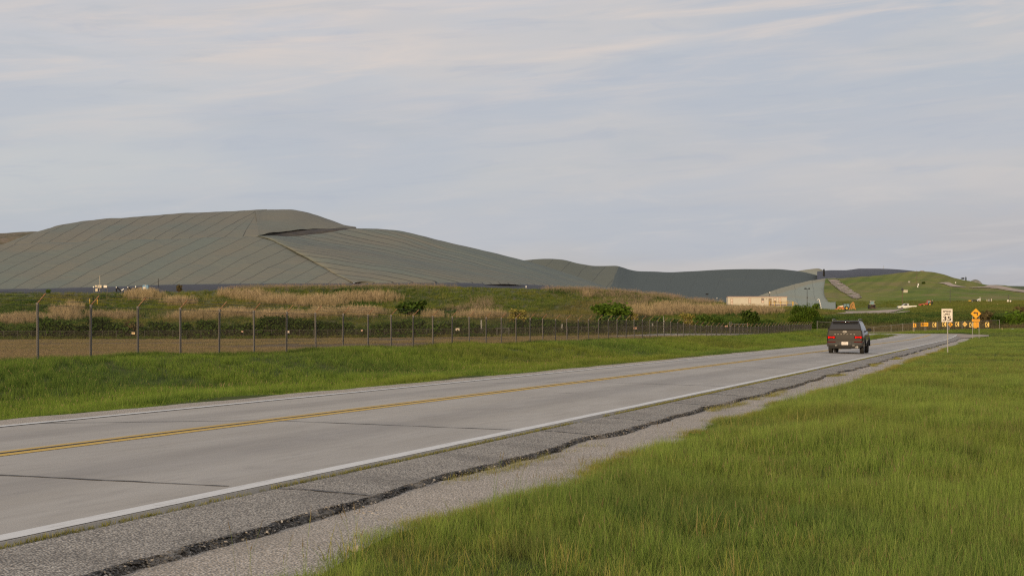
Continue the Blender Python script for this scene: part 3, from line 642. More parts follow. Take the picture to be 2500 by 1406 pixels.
def laid_path(name, upper, lower, m, n=60, k=6, lift=.10, names=('green',), jit=0.0):
    """a track lying on the ground between two outlines seen from the road"""
    U = cr(np.array(upper, float), n); L = cr(np.array(lower, float), n); V = []
    for i in range(n):
        for j in range(k):
            w = j / (k - 1); q = U[i] * (1 - w) + L[i] * w
            if jit and j in (0, k - 1): q = q + np.array([0, jit * (rng.random() - .5)])
            h = hit(q[0], q[1], names); h = h or Vector(P(q[0], q[1], 430)); V.append((h.x, h.y, h.z + lift))
    return structure(mesh_np(name, np.array(V), grid_faces(n, k), m, True))
M_TRACK = mat('pale_track', (.47, .375, .305), .95, [(.15, .4, .65, (.25, .20, .15), .7), (.8, .5, .7, (.16, .15, .07), .55)], (1.0, .4, .1))
M_RUBBLE = mat('rubble', (.40, .325, .28), .95, [(.25, .42, .62, (.16, .135, .11), .9), (.9, .45, .65, (.52, .43, .37), .8), (.3, .52, .60, (.13, .165, .04), .85)], (.8, 1.0, .8), spec=.1)
laid_path('track', [(2000, 767), (2060, 760.5), (2110, 760), (2150, 758), (2185, 756), (2205, 755)], [(2000, 768), (2060, 766), (2110, 767), (2140, 768), (2175, 763), (2205, 756)], M_TRACK, jit=.5)
laid_path('track', [(2040, 770.2), (2080, 769), (2130, 768), (2170, 764), (2200, 761.5), (2222, 760)], [(2040, 770.6), (2080, 771), (2130, 770.5), (2170, 767), (2200, 764), (2222, 761)], M_TRACK, jit=.4)
laid_path('rubble_chute', [(2046, 684), (2056, 692), (2072, 703), (2084, 712), (2098, 720), (2104, 727)], [(2020, 683), (2033, 696), (2050, 710), (2066, 719), (2080, 728), (2092, 731)], M_RUBBLE, n=110, lift=.2, jit=3)
laid_path('track', [(2291, 691), (2315, 689.8), (2325, 694), (2340, 698), (2358, 701.5)], [(2291, 691.4), (2305, 694), (2320, 699.5), (2340, 701.5), (2358, 702)], M_TRACK, lift=.2, jit=.4)
laid_path('track', [(2366, 702.3), (2400, 700.5), (2420, 696.6), (2440, 698), (2470, 704), (2515, 711.5)], [(2366, 703), (2400, 703), (2430, 705), (2455, 709), (2480, 712.5), (2515, 716)], M_TRACK, lift=.2, jit=.4)
# ---------------------------------------------------------------- plants
def blades_mesh(name, n, h, spread, w, lean, mats, seed, seg=3, heads=0.0, droop=.5, leafy=0):
    """a tuft: n curved tapering blades; some carry a seed head"""
    r = np.random.default_rng(seed); V = []; Fc = []; BV = []; BT = []; MI = []
    for i in range(n):
        a = r.uniform(0, 6.283); rad = spread * math.sqrt(r.random()); x0, y0 = rad * math.cos(a), rad * math.sin(a)
        da = r.uniform(0, 6.283); ln = abs(r.normal(0, lean)); hh = h * r.uniform(.55, 1.1); ww = w * r.uniform(.6, 1.3); bv = r.random()
        fa = r.uniform(0, 6.283); fx, fy = math.cos(fa), math.sin(fa); head = r.random() < heads
        o = len(V)
        for k in range(seg + 1):
            t = k / seg; d = ln * hh * (t * .5 + droop * t * t); z = hh * (t - .35 * ln * t * t * droop)
            wk = ww * (1 - t * .85) * (.7 if head else 1); 
            if head and k == seg: wk = ww * .5
            cx, cy = x0 + math.cos(da) * d, y0 + math.sin(da) * d
            V.append((cx - fx * wk / 2, cy - fy * wk / 2, z)); V.append((cx + fx * wk / 2, cy + fy * wk / 2, z)); BV += [bv, bv]; BT += [t, t]
        for k in range(seg): Fc.append((o + 2 * k, o + 2 * k + 1, o + 2 * k + 3, o + 2 * k + 2)); MI.append(0)
        if head:
            hl = hh * r.uniform(.12, .22); hw = ww * 1.35; o = len(V)
            for k, q in enumerate((.2, 1, .7, .12)):
                t = k / 3; V.append((cx - fx * hw * q / 2 + math.cos(da) * hl * t * .4, cy - fy * hw * q / 2 + math.sin(da) * hl * t * .4, z + hl * t)); V.append((cx + fx * hw * q / 2 + math.cos(da) * hl * t * .4, cy + fy * hw * q / 2 + math.sin(da) * hl * t * .4, z + hl * t)); BV += [bv, bv]; BT += [1, 1]
            for k in range(3): Fc.append((o + 2 * k, o + 2 * k + 1, o + 2 * k + 3, o + 2 * k + 2)); MI.append(1)
    ob = mesh_np(name, np.array(V), np.array(Fc), mats, False, {'bv': BV, 'bt': BT}, link=False)
    if len(mats) > 1: ob.data.polygons.foreach_set('material_index', MI)
    return ob
def leaf_tuft(name, n, rad, h, size, mats, seed, stems=0):
    """a leafy clump: n small leaf faces spread through a low dome"""
    r = np.random.default_rng(seed); V = []; Fc = []; BV = []; BT = []
    for i in range(n):
        d = r.normal(size=3); d /= np.linalg.norm(d); q = r.random() ** .4; c = np.array([d[0] * rad * q, d[1] * rad * q, abs(d[2]) * h * q + .02 * h])
        u = r.normal(size=3); u /= np.linalg.norm(u); v = np.cross(u, r.normal(size=3)); v /= np.linalg.norm(v); s = size * r.uniform(.5, 1.2); o = len(V)
        V += [tuple(c - u * s), tuple(c + v * s * .5), tuple(c + u * s), tuple(c - v * s * .5)]; b = r.random(); BV += [b] * 4; BT += [c[2] / h] * 4
        Fc.append((o, o + 1, o + 2, o + 3))
    return mesh_np(name, np.array(V), np.array(Fc), mats, False, {'bv': BV, 'bt': BT}, link=False)
def scatter(name, pts, scl, variants, vi=None, tilt=.08, label=None):
    """one object that instances the variant tufts on its points"""
    n = len(pts); me = bpy.data.meshes.new(name); me.vertices.add(n); me.vertices.foreach_set('co', np.asarray(pts, np.float32).ravel())
    rot = np.stack([rng.normal(0, tilt, n), rng.normal(0, tilt, n), rng.uniform(0, 6.283, n)], 1)
    a = me.attributes.new('rot', 'FLOAT_VECTOR', 'POINT'); a.data.foreach_set('vector', rot.astype(np.float32).ravel())
    a = me.attributes.new('scl', 'FLOAT_VECTOR', 'POINT'); S = np.asarray(scl, np.float32); S = np.repeat(S[:, None], 3, 1) if S.ndim == 1 else S; a.data.foreach_set('vector', S.ravel())
    a = me.attributes.new('vi', 'INT', 'POINT'); a.data.foreach_set('value', (rng.integers(0, len(variants), n) if vi is None else np.asarray(vi)).astype(np.int32))
    o = bpy.data.objects.new(name, me); COL.objects.link(o); o['kind'] = 'stuff'
    if label: o['label'] = label
    lib = bpy.data.collections.new(name + '_tufts')
    for i, v in enumerate(variants): v.name = '%02d_' % i + v.name; lib.objects.link(v)
    g = bpy.data.node_groups.new(name, 'GeometryNodeTree'); g.interface.new_socket('Geometry', in_out='INPUT', socket_type='NodeSocketGeometry'); g.interface.new_socket('Geometry', in_out='OUTPUT', socket_type='NodeSocketGeometry')
    N = g.nodes; L = g.links; gi = N.new('NodeGroupInput'); go = N.new('NodeGroupOutput'); ip = N.new('GeometryNodeInstanceOnPoints'); ci = N.new('GeometryNodeCollectionInfo')
    ci.inputs['Collection'].default_value = lib; ci.inputs['Separate Children'].default_value = True; ci.inputs['Reset Children'].default_value = True
    ip.inputs['Pick Instance'].default_value = True
    for an, ty, sk in (('rot', 'FLOAT_VECTOR', 'Rotation'), ('scl', 'FLOAT_VECTOR', 'Scale'), ('vi', 'INT', 'Instance Index')):
        na = N.new('GeometryNodeInputNamedAttribute'); na.data_type = ty; na.inputs['Name'].default_value = an; L.new(na.outputs['Attribute'], ip.inputs[sk])
    L.new(gi.outputs[0], ip.inputs['Points']); L.new(ci.outputs[0], ip.inputs['Instance']); L.new(ip.outputs[0], go.inputs[0])
    md = o.modifiers.new('tufts', 'NODES'); md.node_group = g; return o
def bil(pts, nu, nv, n, dens=None):
    """random points on a sheet"""
    G = np.asarray(pts).reshape(nu, nv, 3); A = np.linalg.norm(np.cross(G[1:, :-1] - G[:-1, :-1], G[:-1, 1:] - G[:-1, :-1]), axis=2)
    C = (G[1:, 1:] + G[:-1, :-1]) / 2
    if dens is not None: A = A * dens(C.reshape(-1, 3)).reshape(A.shape)
    p = (A / A.sum()).ravel(); idx = rng.choice(len(p), n, p=p); i, j = np.unravel_index(idx, A.shape); a = rng.random(n)[:, None]; b = rng.random(n)[:, None]
    return G[i, j] * (1 - a) * (1 - b) + G[i + 1, j] * a * (1 - b) + G[i, j + 1] * (1 - a) * b + G[i + 1, j + 1] * a * b

VERGE_PATCH = [(.45, .50, .66, (.060, .105, .028), .5), (1.6, .54, .68, (.050, .078, .020), .5), (.22, .42, .62, (.130, .140, .028), .5), (.9, .55, .70, (.105, .085, .040), .55), (.12, .45, .65, (.060, .115, .030), .55)]
G_BLADE = blade_mat('verge_grass', (.068, .108, .019), (.168, .232, .046), (.245, .228, .090), VERGE_PATCH, .30, .35)
G_HEAD = blade_mat('grass_seed_heads', (.095, .075, .035), (.125, .095, .048), (.16, .145, .07), [(.6, .45, .6, (.13, .11, .05), .6)], .4, .25)
G_DARK = blade_mat('bank_grass_blades', (.055, .094, .016), (.140, .200, .034), (.165, .165, .050), [(.06, .42, .62, (.040, .080, .024), .6), (.02, .45, .6, (.135, .140, .026), .5)], .22, .35)
G_YEL = blade_mat('sparse_verge_weeds', (.10, .105, .022), (.19, .185, .045), (.26, .20, .09), [], .4, .3)
# right-hand verge: tall near, coarser with distance
def grass_points(u0, u1, v0, v1, n):
    u = rng.uniform(u0, u1, n); v = rng.uniform(v0, v1, n); return u, v
VARS = [blades_mesh('tuft', 34, .27, .11, .0040, .26, [G_BLADE, G_HEAD], 100 + i, 4, .02 if i < 4 else .12) for i in range(6)] + [blades_mesh('tuft', 14, .36, .09, .0062, .24, [G_BLADE, G_HEAD], 120 + i, 4, .0) for i in range(2)]
Ps = []; Ss = []; Vi = []
for (u0, u1, v0, v1, dens, s0) in [(5, 15, -4.3, 5, 105, 1.0), (15, 28, -4.3, 7, 66, 1.05), (28, 50, -4.3, 9, 42, 1.15), (50, 90, -4.3, 12, 18, 1.35), (90, 150, -4.3, 16, 12, 1.7), (150, 205, -4.3, 24, 7, 2.1), (205, 290, -4.3, 50, 3.2, 2.4)]:
    n = int((u1 - u0) * (v1 - v0) * dens); u, v = grass_points(u0, u1, v0, v1, n)
    hs = .74 + .34 * fbm(u * 1.1, v * 1.1, 51) + .24 * fbm(u * 3.1, v * 3.1, 54) + .15 * fbm(u * .25, v * .3, 52)
    for a, b, h in zip(u, v, hs):
        p = W(a, b); 
        ge = -9.62 + gravel_edge(a) + .02
        dd = b - ge
        if a > 222:
            i = int(np.argmin((SX - p.x) ** 2 + (SY - p.y) ** 2)); off = (p - ST2[i][0]).dot(ST2[i][1])
            if math.hypot(SX[i] - p.x, SY[i] - p.y) < (8.0 if off > 0 else 4.0): continue
        elif dd < -.12: continue
        edge = min(1, max(.22, .25 + dd / .9)) if a < 222 else .7
        if dd < .25 and a < 222 and rng.random() > .35 + 2.2 * max(0, dd): continue
        far = 1 if a < 60 else .8
        z = GZ(p.x, p.y); Ps.append((p.x, p.y, z - .01)); Ss.append((s0 * max(.8, .9), s0 * .9, max(.2, s0 * .5 + .5) * max(.35, h) * edge * far * (1.05 if s0 < 1.3 else .62)))
        q = float(fbm(np.array(a * .5), np.array(b * .5), 53)); Vi.append(int(rng.integers(4, 6)) if q > .62 and rng.random() < .55 else (int(rng.integers(6, 8)) if rng.random() < .12 else int(rng.integers(0, 4))))
scatter('grass', Ps, Ss, VARS, Vi, label='long green verge grass with brownish seed heads beside the gravel')
WV = [leaf_tuft('rosette', 26, .13, .10, .045, [G_DARK], 150 + i) for i in range(2)] + [blades_mesh('seed_stalk', 4, .36, .10, .0034, .20, [G_BLADE, G_HEAD], 154 + i, 4, .9) for i in range(2)] + [blades_mesh('dead_tuft', 24, .22, .12, .0045, .55, [G_YEL], 157 + i, 3) for i in range(2)]
Pw = []; Sw = []; Vw = []
for k in range(5200):
    a = 8 + 70 * rng.random() ** 1.4; b = rng.uniform(-4.0, 8); g = float(fbm(np.array(a * .7), np.array(b * .7), 58))
    if -9.62 + gravel_edge(a) > b - .15: continue
    vi = int(rng.integers(2, 4)) if g > .3 else (int(rng.integers(0, 2)) if g < -.35 else int(rng.integers(4, 6)))
    if vi >= 4 and rng.random() < .55: continue
    p = W(a, b); Pw.append((p.x, p.y, GZ(p.x, p.y) - .01)); Sw.append(rng.uniform(.7, 1.25)); Vw.append(vi)
scatter('weeds', Pw, Sw, WV, Vw, label='broad leaved weeds, dead tufts and seed stalks among the verge grass')
# left-hand bank between road and fence
VARS = [blades_mesh('tuft', 30, .34, .22, .010, .35, [G_DARK, G_HEAD], 140 + i, 3, .04) for i in range(5)]
Ps = []; Ss = []
for (u0, u1, dens, s0) in [(8, 40, 16, .9), (40, 75, 12, 1.0), (75, 130, 7, 1.2), (130, 200, 4.0, 1.5), (200, 270, 2.6, 1.8)]:
    v0, v1 = -29.5, -14.0; n = int((u1 - u0) * (v1 - v0) * dens); u, v = grass_points(u0, u1, v0, v1, n)
    hs = .8 + .25 * fbm(u * .5, v * .5, 61) + .2 * fbm(u * .12, v * .3, 62)
    for a, b, h in zip(u, v, hs):
        o_ = -9.62 - 4.55 - .12 * float(fbm(np.array(a * .9), np.array(1.), 31, 4)); d = o_ - b
        if d < .02: continue
        p = W(a, b)
        if a > 222:
            i = int(np.argmin((SX - p.x) ** 2 + (SY - p.y) ** 2)); 
            if math.hypot(SX[i] - p.x, SY[i] - p.y) < 4.2: continue
        mow = .42 if d < 1.6 + .3 * math.sin(a * .4) else 1.0
        top = .75 if b < -26.5 else 1
        Ps.append((p.x, p.y, GZ(p.x, p.y) - .02)); Ss.append((s0, s0, max(.3, h) * (s0 * .4 + .6) * mow * top * min(1, .4 + d)))
# the grass triangle and strip before the bend's fence
for _ in range(9000):
    px = rng.uniform(1970, 2560); p = P(px, 804, rng.uniform(246, 285)); 
    i = int(np.argmin((SX - p[0]) ** 2 + (SY - p[1]) ** 2))
    if math.hypot(SX[i] - p[0], SY[i] - p[1]) < 6.5: continue
    Ps.append((p[0], p[1], drop(p[0], p[1], ['ground']) - .02)); Ss.append((1.5, 1.5, rng.uniform(.5, .9)))
scatter('grass', Ps, Ss, VARS, label='green grass bank between the road and the barbed wire fence')
# weeds in the crack along the white line, along the broken edge and thin grass in the gravel
W1 = [blades_mesh('weed', 14, .042, .04, .005, .6, [G_YEL], 160 + i, 2) for i in range(3)] + [blades_mesh('weed', 30, .13, .10, .004, .7, [G_YEL], 170 + i, 3) for i in range(3)]
Ps = []; Ss = []; Vi = []
for s in np.arange(-10, 110, .03):
    if fbm(np.array(s * .8), np.array(0.), 71, 4) + rng.normal(0, .3) < -.22: continue
    p, n, _ = station(s + rng.uniform(-.03, .03)); q = p + n * (3.66 + rng.normal(0, .022)); Ps.append((q.x, q.y, road_z(s, 3.62) - .03)); Ss.append(rng.uniform(.5, 1.05) * (1 + s / 400)); Vi.append(rng.integers(0, 3))
for s in np.arange(4, 150, .035):
    g = float(fbm(np.array(s * .55), np.array(8.), 73, 4))
    if g < .36 + rng.normal(0, .12): continue
    p, n, _ = station(s); q = p + n * (ragged(s) + .14 + abs(rng.normal(0, .09))); Ps.append((q.x, q.y, road_z(s, 3.62) - .15)); Ss.append(rng.uniform(.5, 1.1)); Vi.append(rng.integers(3, 6))
for k in range(6500):
    s = 6 + 114 * rng.random() ** 1.3; d = abs(rng.normal(0, .14)) - .22; 
    if fbm(np.array(s * 1.1), np.array(2.), 75, 3) < -.1: continue
    p, n, _ = station(s); q = p + n * (gravel_edge(s) + .1 - d); Ps.append((q.x, q.y, road_z(s, 3.62) - .13)); Ss.append(rng.uniform(.4, .95)); Vi.append(rng.integers(3, 6))
scatter('weeds', Ps, Ss, W1, Vi, label='thin yellowish weeds along the cracked shoulder edge')
# loose stones on the gravel
def stone(name, seed, m_=None):
    bm = bmesh.new(); bmesh.ops.create_icosphere(bm, subdivisions=2, radius=1); r = np.random.default_rng(seed); k = r.normal(size=(5, 3))
    for v in bm.verts: v.co = Vector((v.co.x * 1.2, v.co.y * .9, v.co.z * .6)) * (1 + .16 * sum(math.sin(3 * v.co.dot(Vector(q))) for q in k) / 2)
    me = bpy.data.meshes.new(name); bm.to_mesh(me); bm.free(); me.materials.append(m_ or M_STONE); return bpy.data.objects.new(name, me)
M_STONE = mat('loose_limestone', (.30, .27, .235), .9, [(8, .4, .6, (.46, .43, .39), .7), (3, .5, .6, (.2, .18, .16), .6)])
Ps = []; Ss = []
for k in range(5200):
    s = 6 + 44 * rng.random() ** 1.6; p, n, _ = station(s); g0 = ragged(s) + .12; g1 = gravel_edge(s) + .1; w = rng.random() ** 1.5
    q = p + n * (g0 + (g1 - g0) * w); Ps.append((q.x, q.y, road_z(s, 3.62) - .122)); Ss.append(.0035 + .006 * rng.random() ** 4 + (.010 if rng.random() < .02 else 0))
for k in range(1300):
    s = 6 + 40 * rng.random() ** 1.5; p, n, _ = station(s); q = p + n * (ragged(s) + .10 + abs(rng.normal(0, .10))); Ps.append((q.x, q.y, road_z(s, 3.62) - .118)); Ss.append(.006 + .014 * rng.random() ** 3)
nL = len(Ps)
for k in range(9000):
    s = 5 + 75 * rng.random() ** 1.5; p, n, _ = station(s); d_ = rng.normal(.02, .035); q = p + n * (ragged(s) + d_); Ps.append((q.x, q.y, road_z(s, 3.62) - .058 - max(0, d_) * .9)); Ss.append(.005 + .009 * rng.random() ** 2)
nD = len(Ps) - nL
Vi = list(rng.integers(0, 4, nL)) + list(np.where(rng.random(nD) < .12, rng.integers(0, 4, nD), rng.integers(4, 6, nD)))
M_STONED = mat('dark_chippings', (.085, .08, .076), .9, [(20, .4, .6, (.15, .145, .135), .7)])
scatter('stones', Ps, Ss, [stone('stone', i) for i in range(4)] + [stone('stone', i, M_STONED) for i in range(4, 6)], Vi, tilt=.3, label='loose pale stones on the gravel verge')

# the bank: rough grass, reed beds, leafy undergrowth
B_GRASS = blade_mat('rough_bank_grass', (.040, .070, .014), (.105, .140, .026), (.17, .145, .055), [(.045, .42, .60, (.135, .135, .022), .7), (.11, .47, .64, (.030, .060, .018), .75), (.02, .48, .64, (.13, .095, .05), .6)], .25, .3)
B_REED = blade_mat('dry_reeds', (.150, .112, .062), (.270, .208, .128), (.32, .25, .15), [(.10, .4, .65, (.25, .20, .10), .5), (.3, .52, .72, (.14, .125, .045), .45)], .35, .3)
B_GREY = blade_mat('dead_weeds', (.13, .095, .065), (.21, .155, .12), (.12, .12, .05), [(.08, .45, .6, (.10, .11, .04), .5)], .3, .25)
B_LEAF = blade_mat('undergrowth_leaves', (.026, .052, .012), (.070, .115, .022), (.10, .12, .03), [(.06, .42, .6, (.020, .050, .016), .6)], .3, .3)
VARS = [blades_mesh('tuft', 26, .75, .55, .035, .45, [B_GRASS], 180 + i, 3) for i in range(4)] + [leaf_tuft('clump', 60, .7, .7, .13, [B_LEAF], 190 + i) for i in range(2)]
def seen(p): return 1250 + 4000 * p[:, 0] / p[:, 1], 804 - 4000 * (p[:, 2] - CAMZ) / p[:, 1]
Q = bil(bp, 160, 70, 52000, lambda c: ((c[:, 1] > 352) & (c[:, 1] < 486) & (np.abs(1250 + 4000 * c[:, 0] / c[:, 1] - 1100) < 1350)) * 1.0)
lf = fbm(Q[:, 0] * .09, Q[:, 1] * .06, 81) + rng.normal(0, .25, len(Q)) > .55
px, py = seen(Q); topz = np.interp(px, BPX, BTOP); keep = ~((py < topz + 3.5) & (px < 1350) & (rng.random(len(Q)) < np.where(px < 560, .9, .65))) & ~((px > 1770) & (px < 1960) & (py < 752))
Q = Q[keep]; lf = lf[keep]
scatter('rough_grass', Q, np.stack([rng.uniform(.8, 1.4, len(Q)), rng.uniform(.8, 1.4, len(Q)), rng.uniform(.5, 1.15, len(Q))], 1), VARS, np.where(lf, rng.integers(4, 6, len(Q)), rng.integers(0, 4, len(Q))), label='rough green and yellow grass covering the bank')
REEDS = [(150, 764, 34, 9, .9), (185, 755, 24, 11, .8), (172, 748, 16, 8, .7), (70, 785, 70, 10), (20, 788, 40, 9), (165, 778, 42, 11), (235, 776, 40, 6), (300, 778, 45, 6), (350, 727, 50, 13), (435, 742, 42, 8), (612, 727, 46, 13), (560, 722, 30, 8), (690, 738, 60, 11), (780, 742, 70, 15), (900, 731, 90, 13), (560, 772, 70, 6), (690, 776, 75, 8), (880, 768, 65, 9), (800, 770, 50, 7),
         (470, 778, 60, 6), (1180, 776, 60, 6), (1436, 722, 14, 9, .6), (1590, 765, 75, 12), (1720, 763, 110, 9), (1830, 764, 70, 8), (1640, 752, 50, 6), (1765, 738, 14, 6), (1055, 776, 30, 5), (420, 777, 430, 7, .3), (1080, 777, 260, 6, .3), (640, 733, 420, 12, .15), (1600, 757, 160, 11, .5)]
GREYS = [(1180, 741, 26, 16), (1480, 722, 70, 9), (1600, 729, 80, 7), (1400, 712, 60, 7), (1690, 742, 50, 6), (760, 707, 160, 3), (960, 705, 120, 3), (1150, 757, 60, 9), (1530, 742, 60, 8), (560, 706, 90, 4)]
def patchy(L):
    def d(c):
        px, py = seen(c); w = np.zeros(len(c))
        for e in L: x, y, a, b = e[:4]; w = np.maximum(w, (e[4] if len(e) > 4 else 1) * np.clip(1.2 - ((px - x) / (a * 1.25)) ** 2 - ((py - y) / b) ** 2, 0, 1))
        return w * (c[:, 1] > 352) * (c[:, 1] < 486)
    return d
Q = bil(bp, 160, 70, 26000, patchy(REEDS)); wq = patchy(REEDS)(Q); k_ = fbm(Q[:, 0] * .22, Q[:, 1] * .12, 91) * .6 + rng.normal(0, .35, len(Q)) + wq * .9 > .40; Q = Q[k_]; s = rng.uniform(.55, 1.15, len(Q)) * (.55 + .45 * wq[k_])
scatter('reeds', Q, np.stack([s * 1.0, s * 1.0, s], 1), [blades_mesh('reed', 11, 1.75, .45, .034, .16, [B_REED, B_REED], 200 + i, 3, .75, .35) for i in range(4)], label='beds of tall dry tan reeds on the bank')
Q = bil(bp, 160, 70, 6500, patchy(GREYS)); s = rng.uniform(.6, 1.15, len(Q))
scatter('dead_weeds', Q, s, [blades_mesh('stalk', 10, 1.25, .5, .03, .3, [B_GREY, B_GREY], 210 + i, 3, .6, .3) for i in range(3)], label='brownish dead weed stalks along the top of the bank')
# short dry grass on the near half of the gravel lot
L_DRY = blade_mat('dry_lot_grass', (.125, .098, .052), (.215, .165, .095), (.17, .155, .06), [(.06, .45, .62, (.105, .108, .036), .5)], .3, .25)
lp = TERR[[n for _, _, n in TERR].index('gravel_lot')][0]
def lotd(c):
    t_ = (c[:, 1] - (29.8 * 4000 / (2449 - np.minimum(1250 + 4000 * c[:, 0] / c[:, 1], 1990)))) / 300; return (np.abs(1250 + 4000 * c[:, 0] / c[:, 1] - 1000) < 1200) * np.clip(1.1 - t_ * 1.6, .12, 1) * (fbm(c[:, 0] * .09, c[:, 1] * .05, 95) > -.35) * (120 / np.maximum(c[:, 1], 60))
Q = bil(lp, 90, 40, 26000, lotd); s = rng.uniform(.6, 1.2, len(Q)) * np.clip(Q[:, 1] / 130, .8, 1.6)
scatter('dry_grass', Q, s, [blades_mesh('tuft', 22, .13, .35, .014, .6, [L_DRY], 260 + i, 2) for i in range(3)], label='short dry brownish grass on the lot behind the tall fence')
# ivy-like undergrowth on the embankment behind the bend
gG = gp; H_LEAF = blade_mat('embankment_leaves', (.022, .046, .012), (.060, .100, .022), (.08, .095, .028), [(.1, .42, .6, (.10, .095, .028), .55), (.25, .45, .62, (.020, .045, .018), .6)], .3, .3)
H_BROWN = blade_mat('embankment_stems', (.075, .062, .035), (.115, .098, .052), (.15, .125, .075), [(.15, .42, .6, (.05, .07, .02), .7)], .3, .25)
def emb(c):
    px, py = seen(c); return ((c[:, 1] > 277) & (c[:, 1] < 322) & (px > 1940) & (px < 2700)) * 1.0
Q = bil(gG, 200, 140, 9000, emb); px, py = seen(Q); low = (Q[:, 1] < 292 + rng.normal(0, 2.0, len(Q))) & (px > 2080)
s = rng.uniform(.7, 1.3, len(Q))
scatter('undergrowth', Q, np.stack([s, s, s * np.where(low, .8, 1.0)], 1), [leaf_tuft('clump', 80, .75, .8, .12, [H_LEAF], 220 + i) for i in range(3)] + [blades_mesh('stems', 22, .9, .5, .022, .45, [H_BROWN], 230 + i, 3) for i in range(2)], np.where(low, rng.integers(3, 5, len(Q)), rng.integers(0, 3, len(Q))), label='dark green creeper covering the embankment behind the chevron signs')
# mown meadow on the nearer part of the green hill
M_BLADE = blade_mat('meadow_grass', (.060, .085, .016), (.110, .125, .028), (.16, .135, .05), [(.03, .42, .62, (.125, .115, .035), .6), (.12, .48, .64, (.055, .08, .02), .6)], .25, .3)
Q = bil(gG, 200, 140, 16000, lambda c: ((c[:, 1] > 318) & (c[:, 1] < 620) & (1250 + 4000 * c[:, 0] / c[:, 1] > 1960) & (1250 + 4000 * c[:, 0] / c[:, 1] < 2620)) * 1.0)
px, py = seen(Q); tr = ((px < 2226) & (py > 754 - (px - 2000) * .02) & (py < 774)) | (py < 735)
Q = Q[~tr]; s = rng.uniform(.6, 1.3, len(Q))
scatter('meadow_grass', Q, np.stack([s * 1.6, s * 1.6, s * .7], 1), [blades_mesh('tuft', 22, .55, .8, .04, .5, [M_BLADE], 240 + i, 2) for i in range(3)], label='meadow grass on the rise beyond the embankment')

# ---------------------------------------------------------------- bushes and trees
def crown_np(r, n, lobes, leaf, flat=1.0):
    """leaf faces spread through a set of lobes (centre, radii)"""
    V = []; BV = []; BT = []
    wts = np.array([l[1][0] * l[1][1] * l[1][2] for l in lobes]) ** .67; wts /= wts.sum()
    for i in range(n):
        c, R = lobes[r.choice(len(lobes), p=wts)]; d = r.normal(size=3); d /= np.linalg.norm(d); q = r.random() ** .33
        q = q * (.80 + .25 * math.sin(d[0] * 7 + c[0] * 9) * math.sin(d[1] * 6 + d[2] * 8))
        p = np.array([c[k] + d[k] * R[k] * q for k in range(3)])
        if p[2] < .01: p[2] = abs(p[2]) + .01
        nn = d * .7 + r.normal(size=3) * .6; nn /= np.linalg.norm(nn); u = np.cross(nn, r.normal(size=3)); u /= np.linalg.norm(u); v = np.cross(nn, u); s = leaf * r.uniform(.5, 1.25)
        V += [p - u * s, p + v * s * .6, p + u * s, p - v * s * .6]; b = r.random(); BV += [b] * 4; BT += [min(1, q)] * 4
    return np.array(V), np.arange(len(V)).reshape(-1, 4), BV, BT
def make_bush(kind, seed, m, mw, n=2600, leaf=.050, tall=False):
    """unit bush, about 1 m wide and 1 m tall, standing at its own origin"""
    r = np.random.default_rng(seed); lobes = []
    for i in range(7):
        a = i * 2.4 + r.uniform(0, .6); rr = r.uniform(.10, .30); z = r.uniform(.25, .72 if not tall else .8); lobes.append(((rr * math.cos(a), rr * math.sin(a), z), (r.uniform(.15, .27), r.uniform(.15, .27), r.uniform(.17, .28))))
    lobes.append(((0, 0, .45), (.36, .36, .44))); lobes.append(((.05, 0, .22), (.44, .42, .22)))
    if tall: lobes += [((0, 0, .80), (.17, .17, .2)), ((.1, 0, .66), (.24, .24, .26))]
    V, Fc, BV, BT = crown_np(r, n, lobes, leaf)
    root = bpy.data.objects.new(kind, None); COL.objects.link(root)
    c = mesh_np('crown', V, Fc, m, False, {'bv': BV, 'bt': BT}); c.parent = root
    mb = MB()
    for i in range(5):
        a = i * 1.3; mb.tube([(0.02 * math.cos(a), .02 * math.sin(a), -.06), (.08 * math.cos(a), .08 * math.sin(a), .25), (.2 * math.cos(a + .3), .2 * math.sin(a + .3), .55)], [.022, .015, .006], 5)
    mb.obj('stems', mw, root); return root
BARK = mat('bark', (.075, .058, .042), .95, [(6, .4, .6, (.12, .10, .08), .6)])
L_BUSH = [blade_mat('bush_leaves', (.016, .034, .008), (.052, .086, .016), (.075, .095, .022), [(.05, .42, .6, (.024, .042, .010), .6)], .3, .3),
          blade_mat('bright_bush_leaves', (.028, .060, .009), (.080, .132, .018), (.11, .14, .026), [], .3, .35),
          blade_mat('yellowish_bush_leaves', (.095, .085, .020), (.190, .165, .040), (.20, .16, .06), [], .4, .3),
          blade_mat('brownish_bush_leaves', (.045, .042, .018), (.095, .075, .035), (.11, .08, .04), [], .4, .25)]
BPROTO = {}
for k in range(4): BPROTO[('d', k)] = make_bush('bush', 300 + k, L_BUSH[0], BARK)
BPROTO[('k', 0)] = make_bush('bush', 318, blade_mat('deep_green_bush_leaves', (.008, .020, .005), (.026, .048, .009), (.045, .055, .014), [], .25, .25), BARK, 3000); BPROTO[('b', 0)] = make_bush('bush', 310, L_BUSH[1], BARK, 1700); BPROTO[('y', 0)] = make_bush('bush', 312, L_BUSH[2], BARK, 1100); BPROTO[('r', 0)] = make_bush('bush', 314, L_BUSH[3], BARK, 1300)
used = set(); ORD = ['first', 'second', 'third', 'fourth', 'fifth', 'sixth', 'seventh', 'eighth', 'ninth', 'tenth', 'eleventh', 'twelfth', 'thirteenth', 'fourteenth', 'fifteenth', 'sixteenth', 'seventeenth', 'eighteenth', 'nineteenth', 'twentieth']
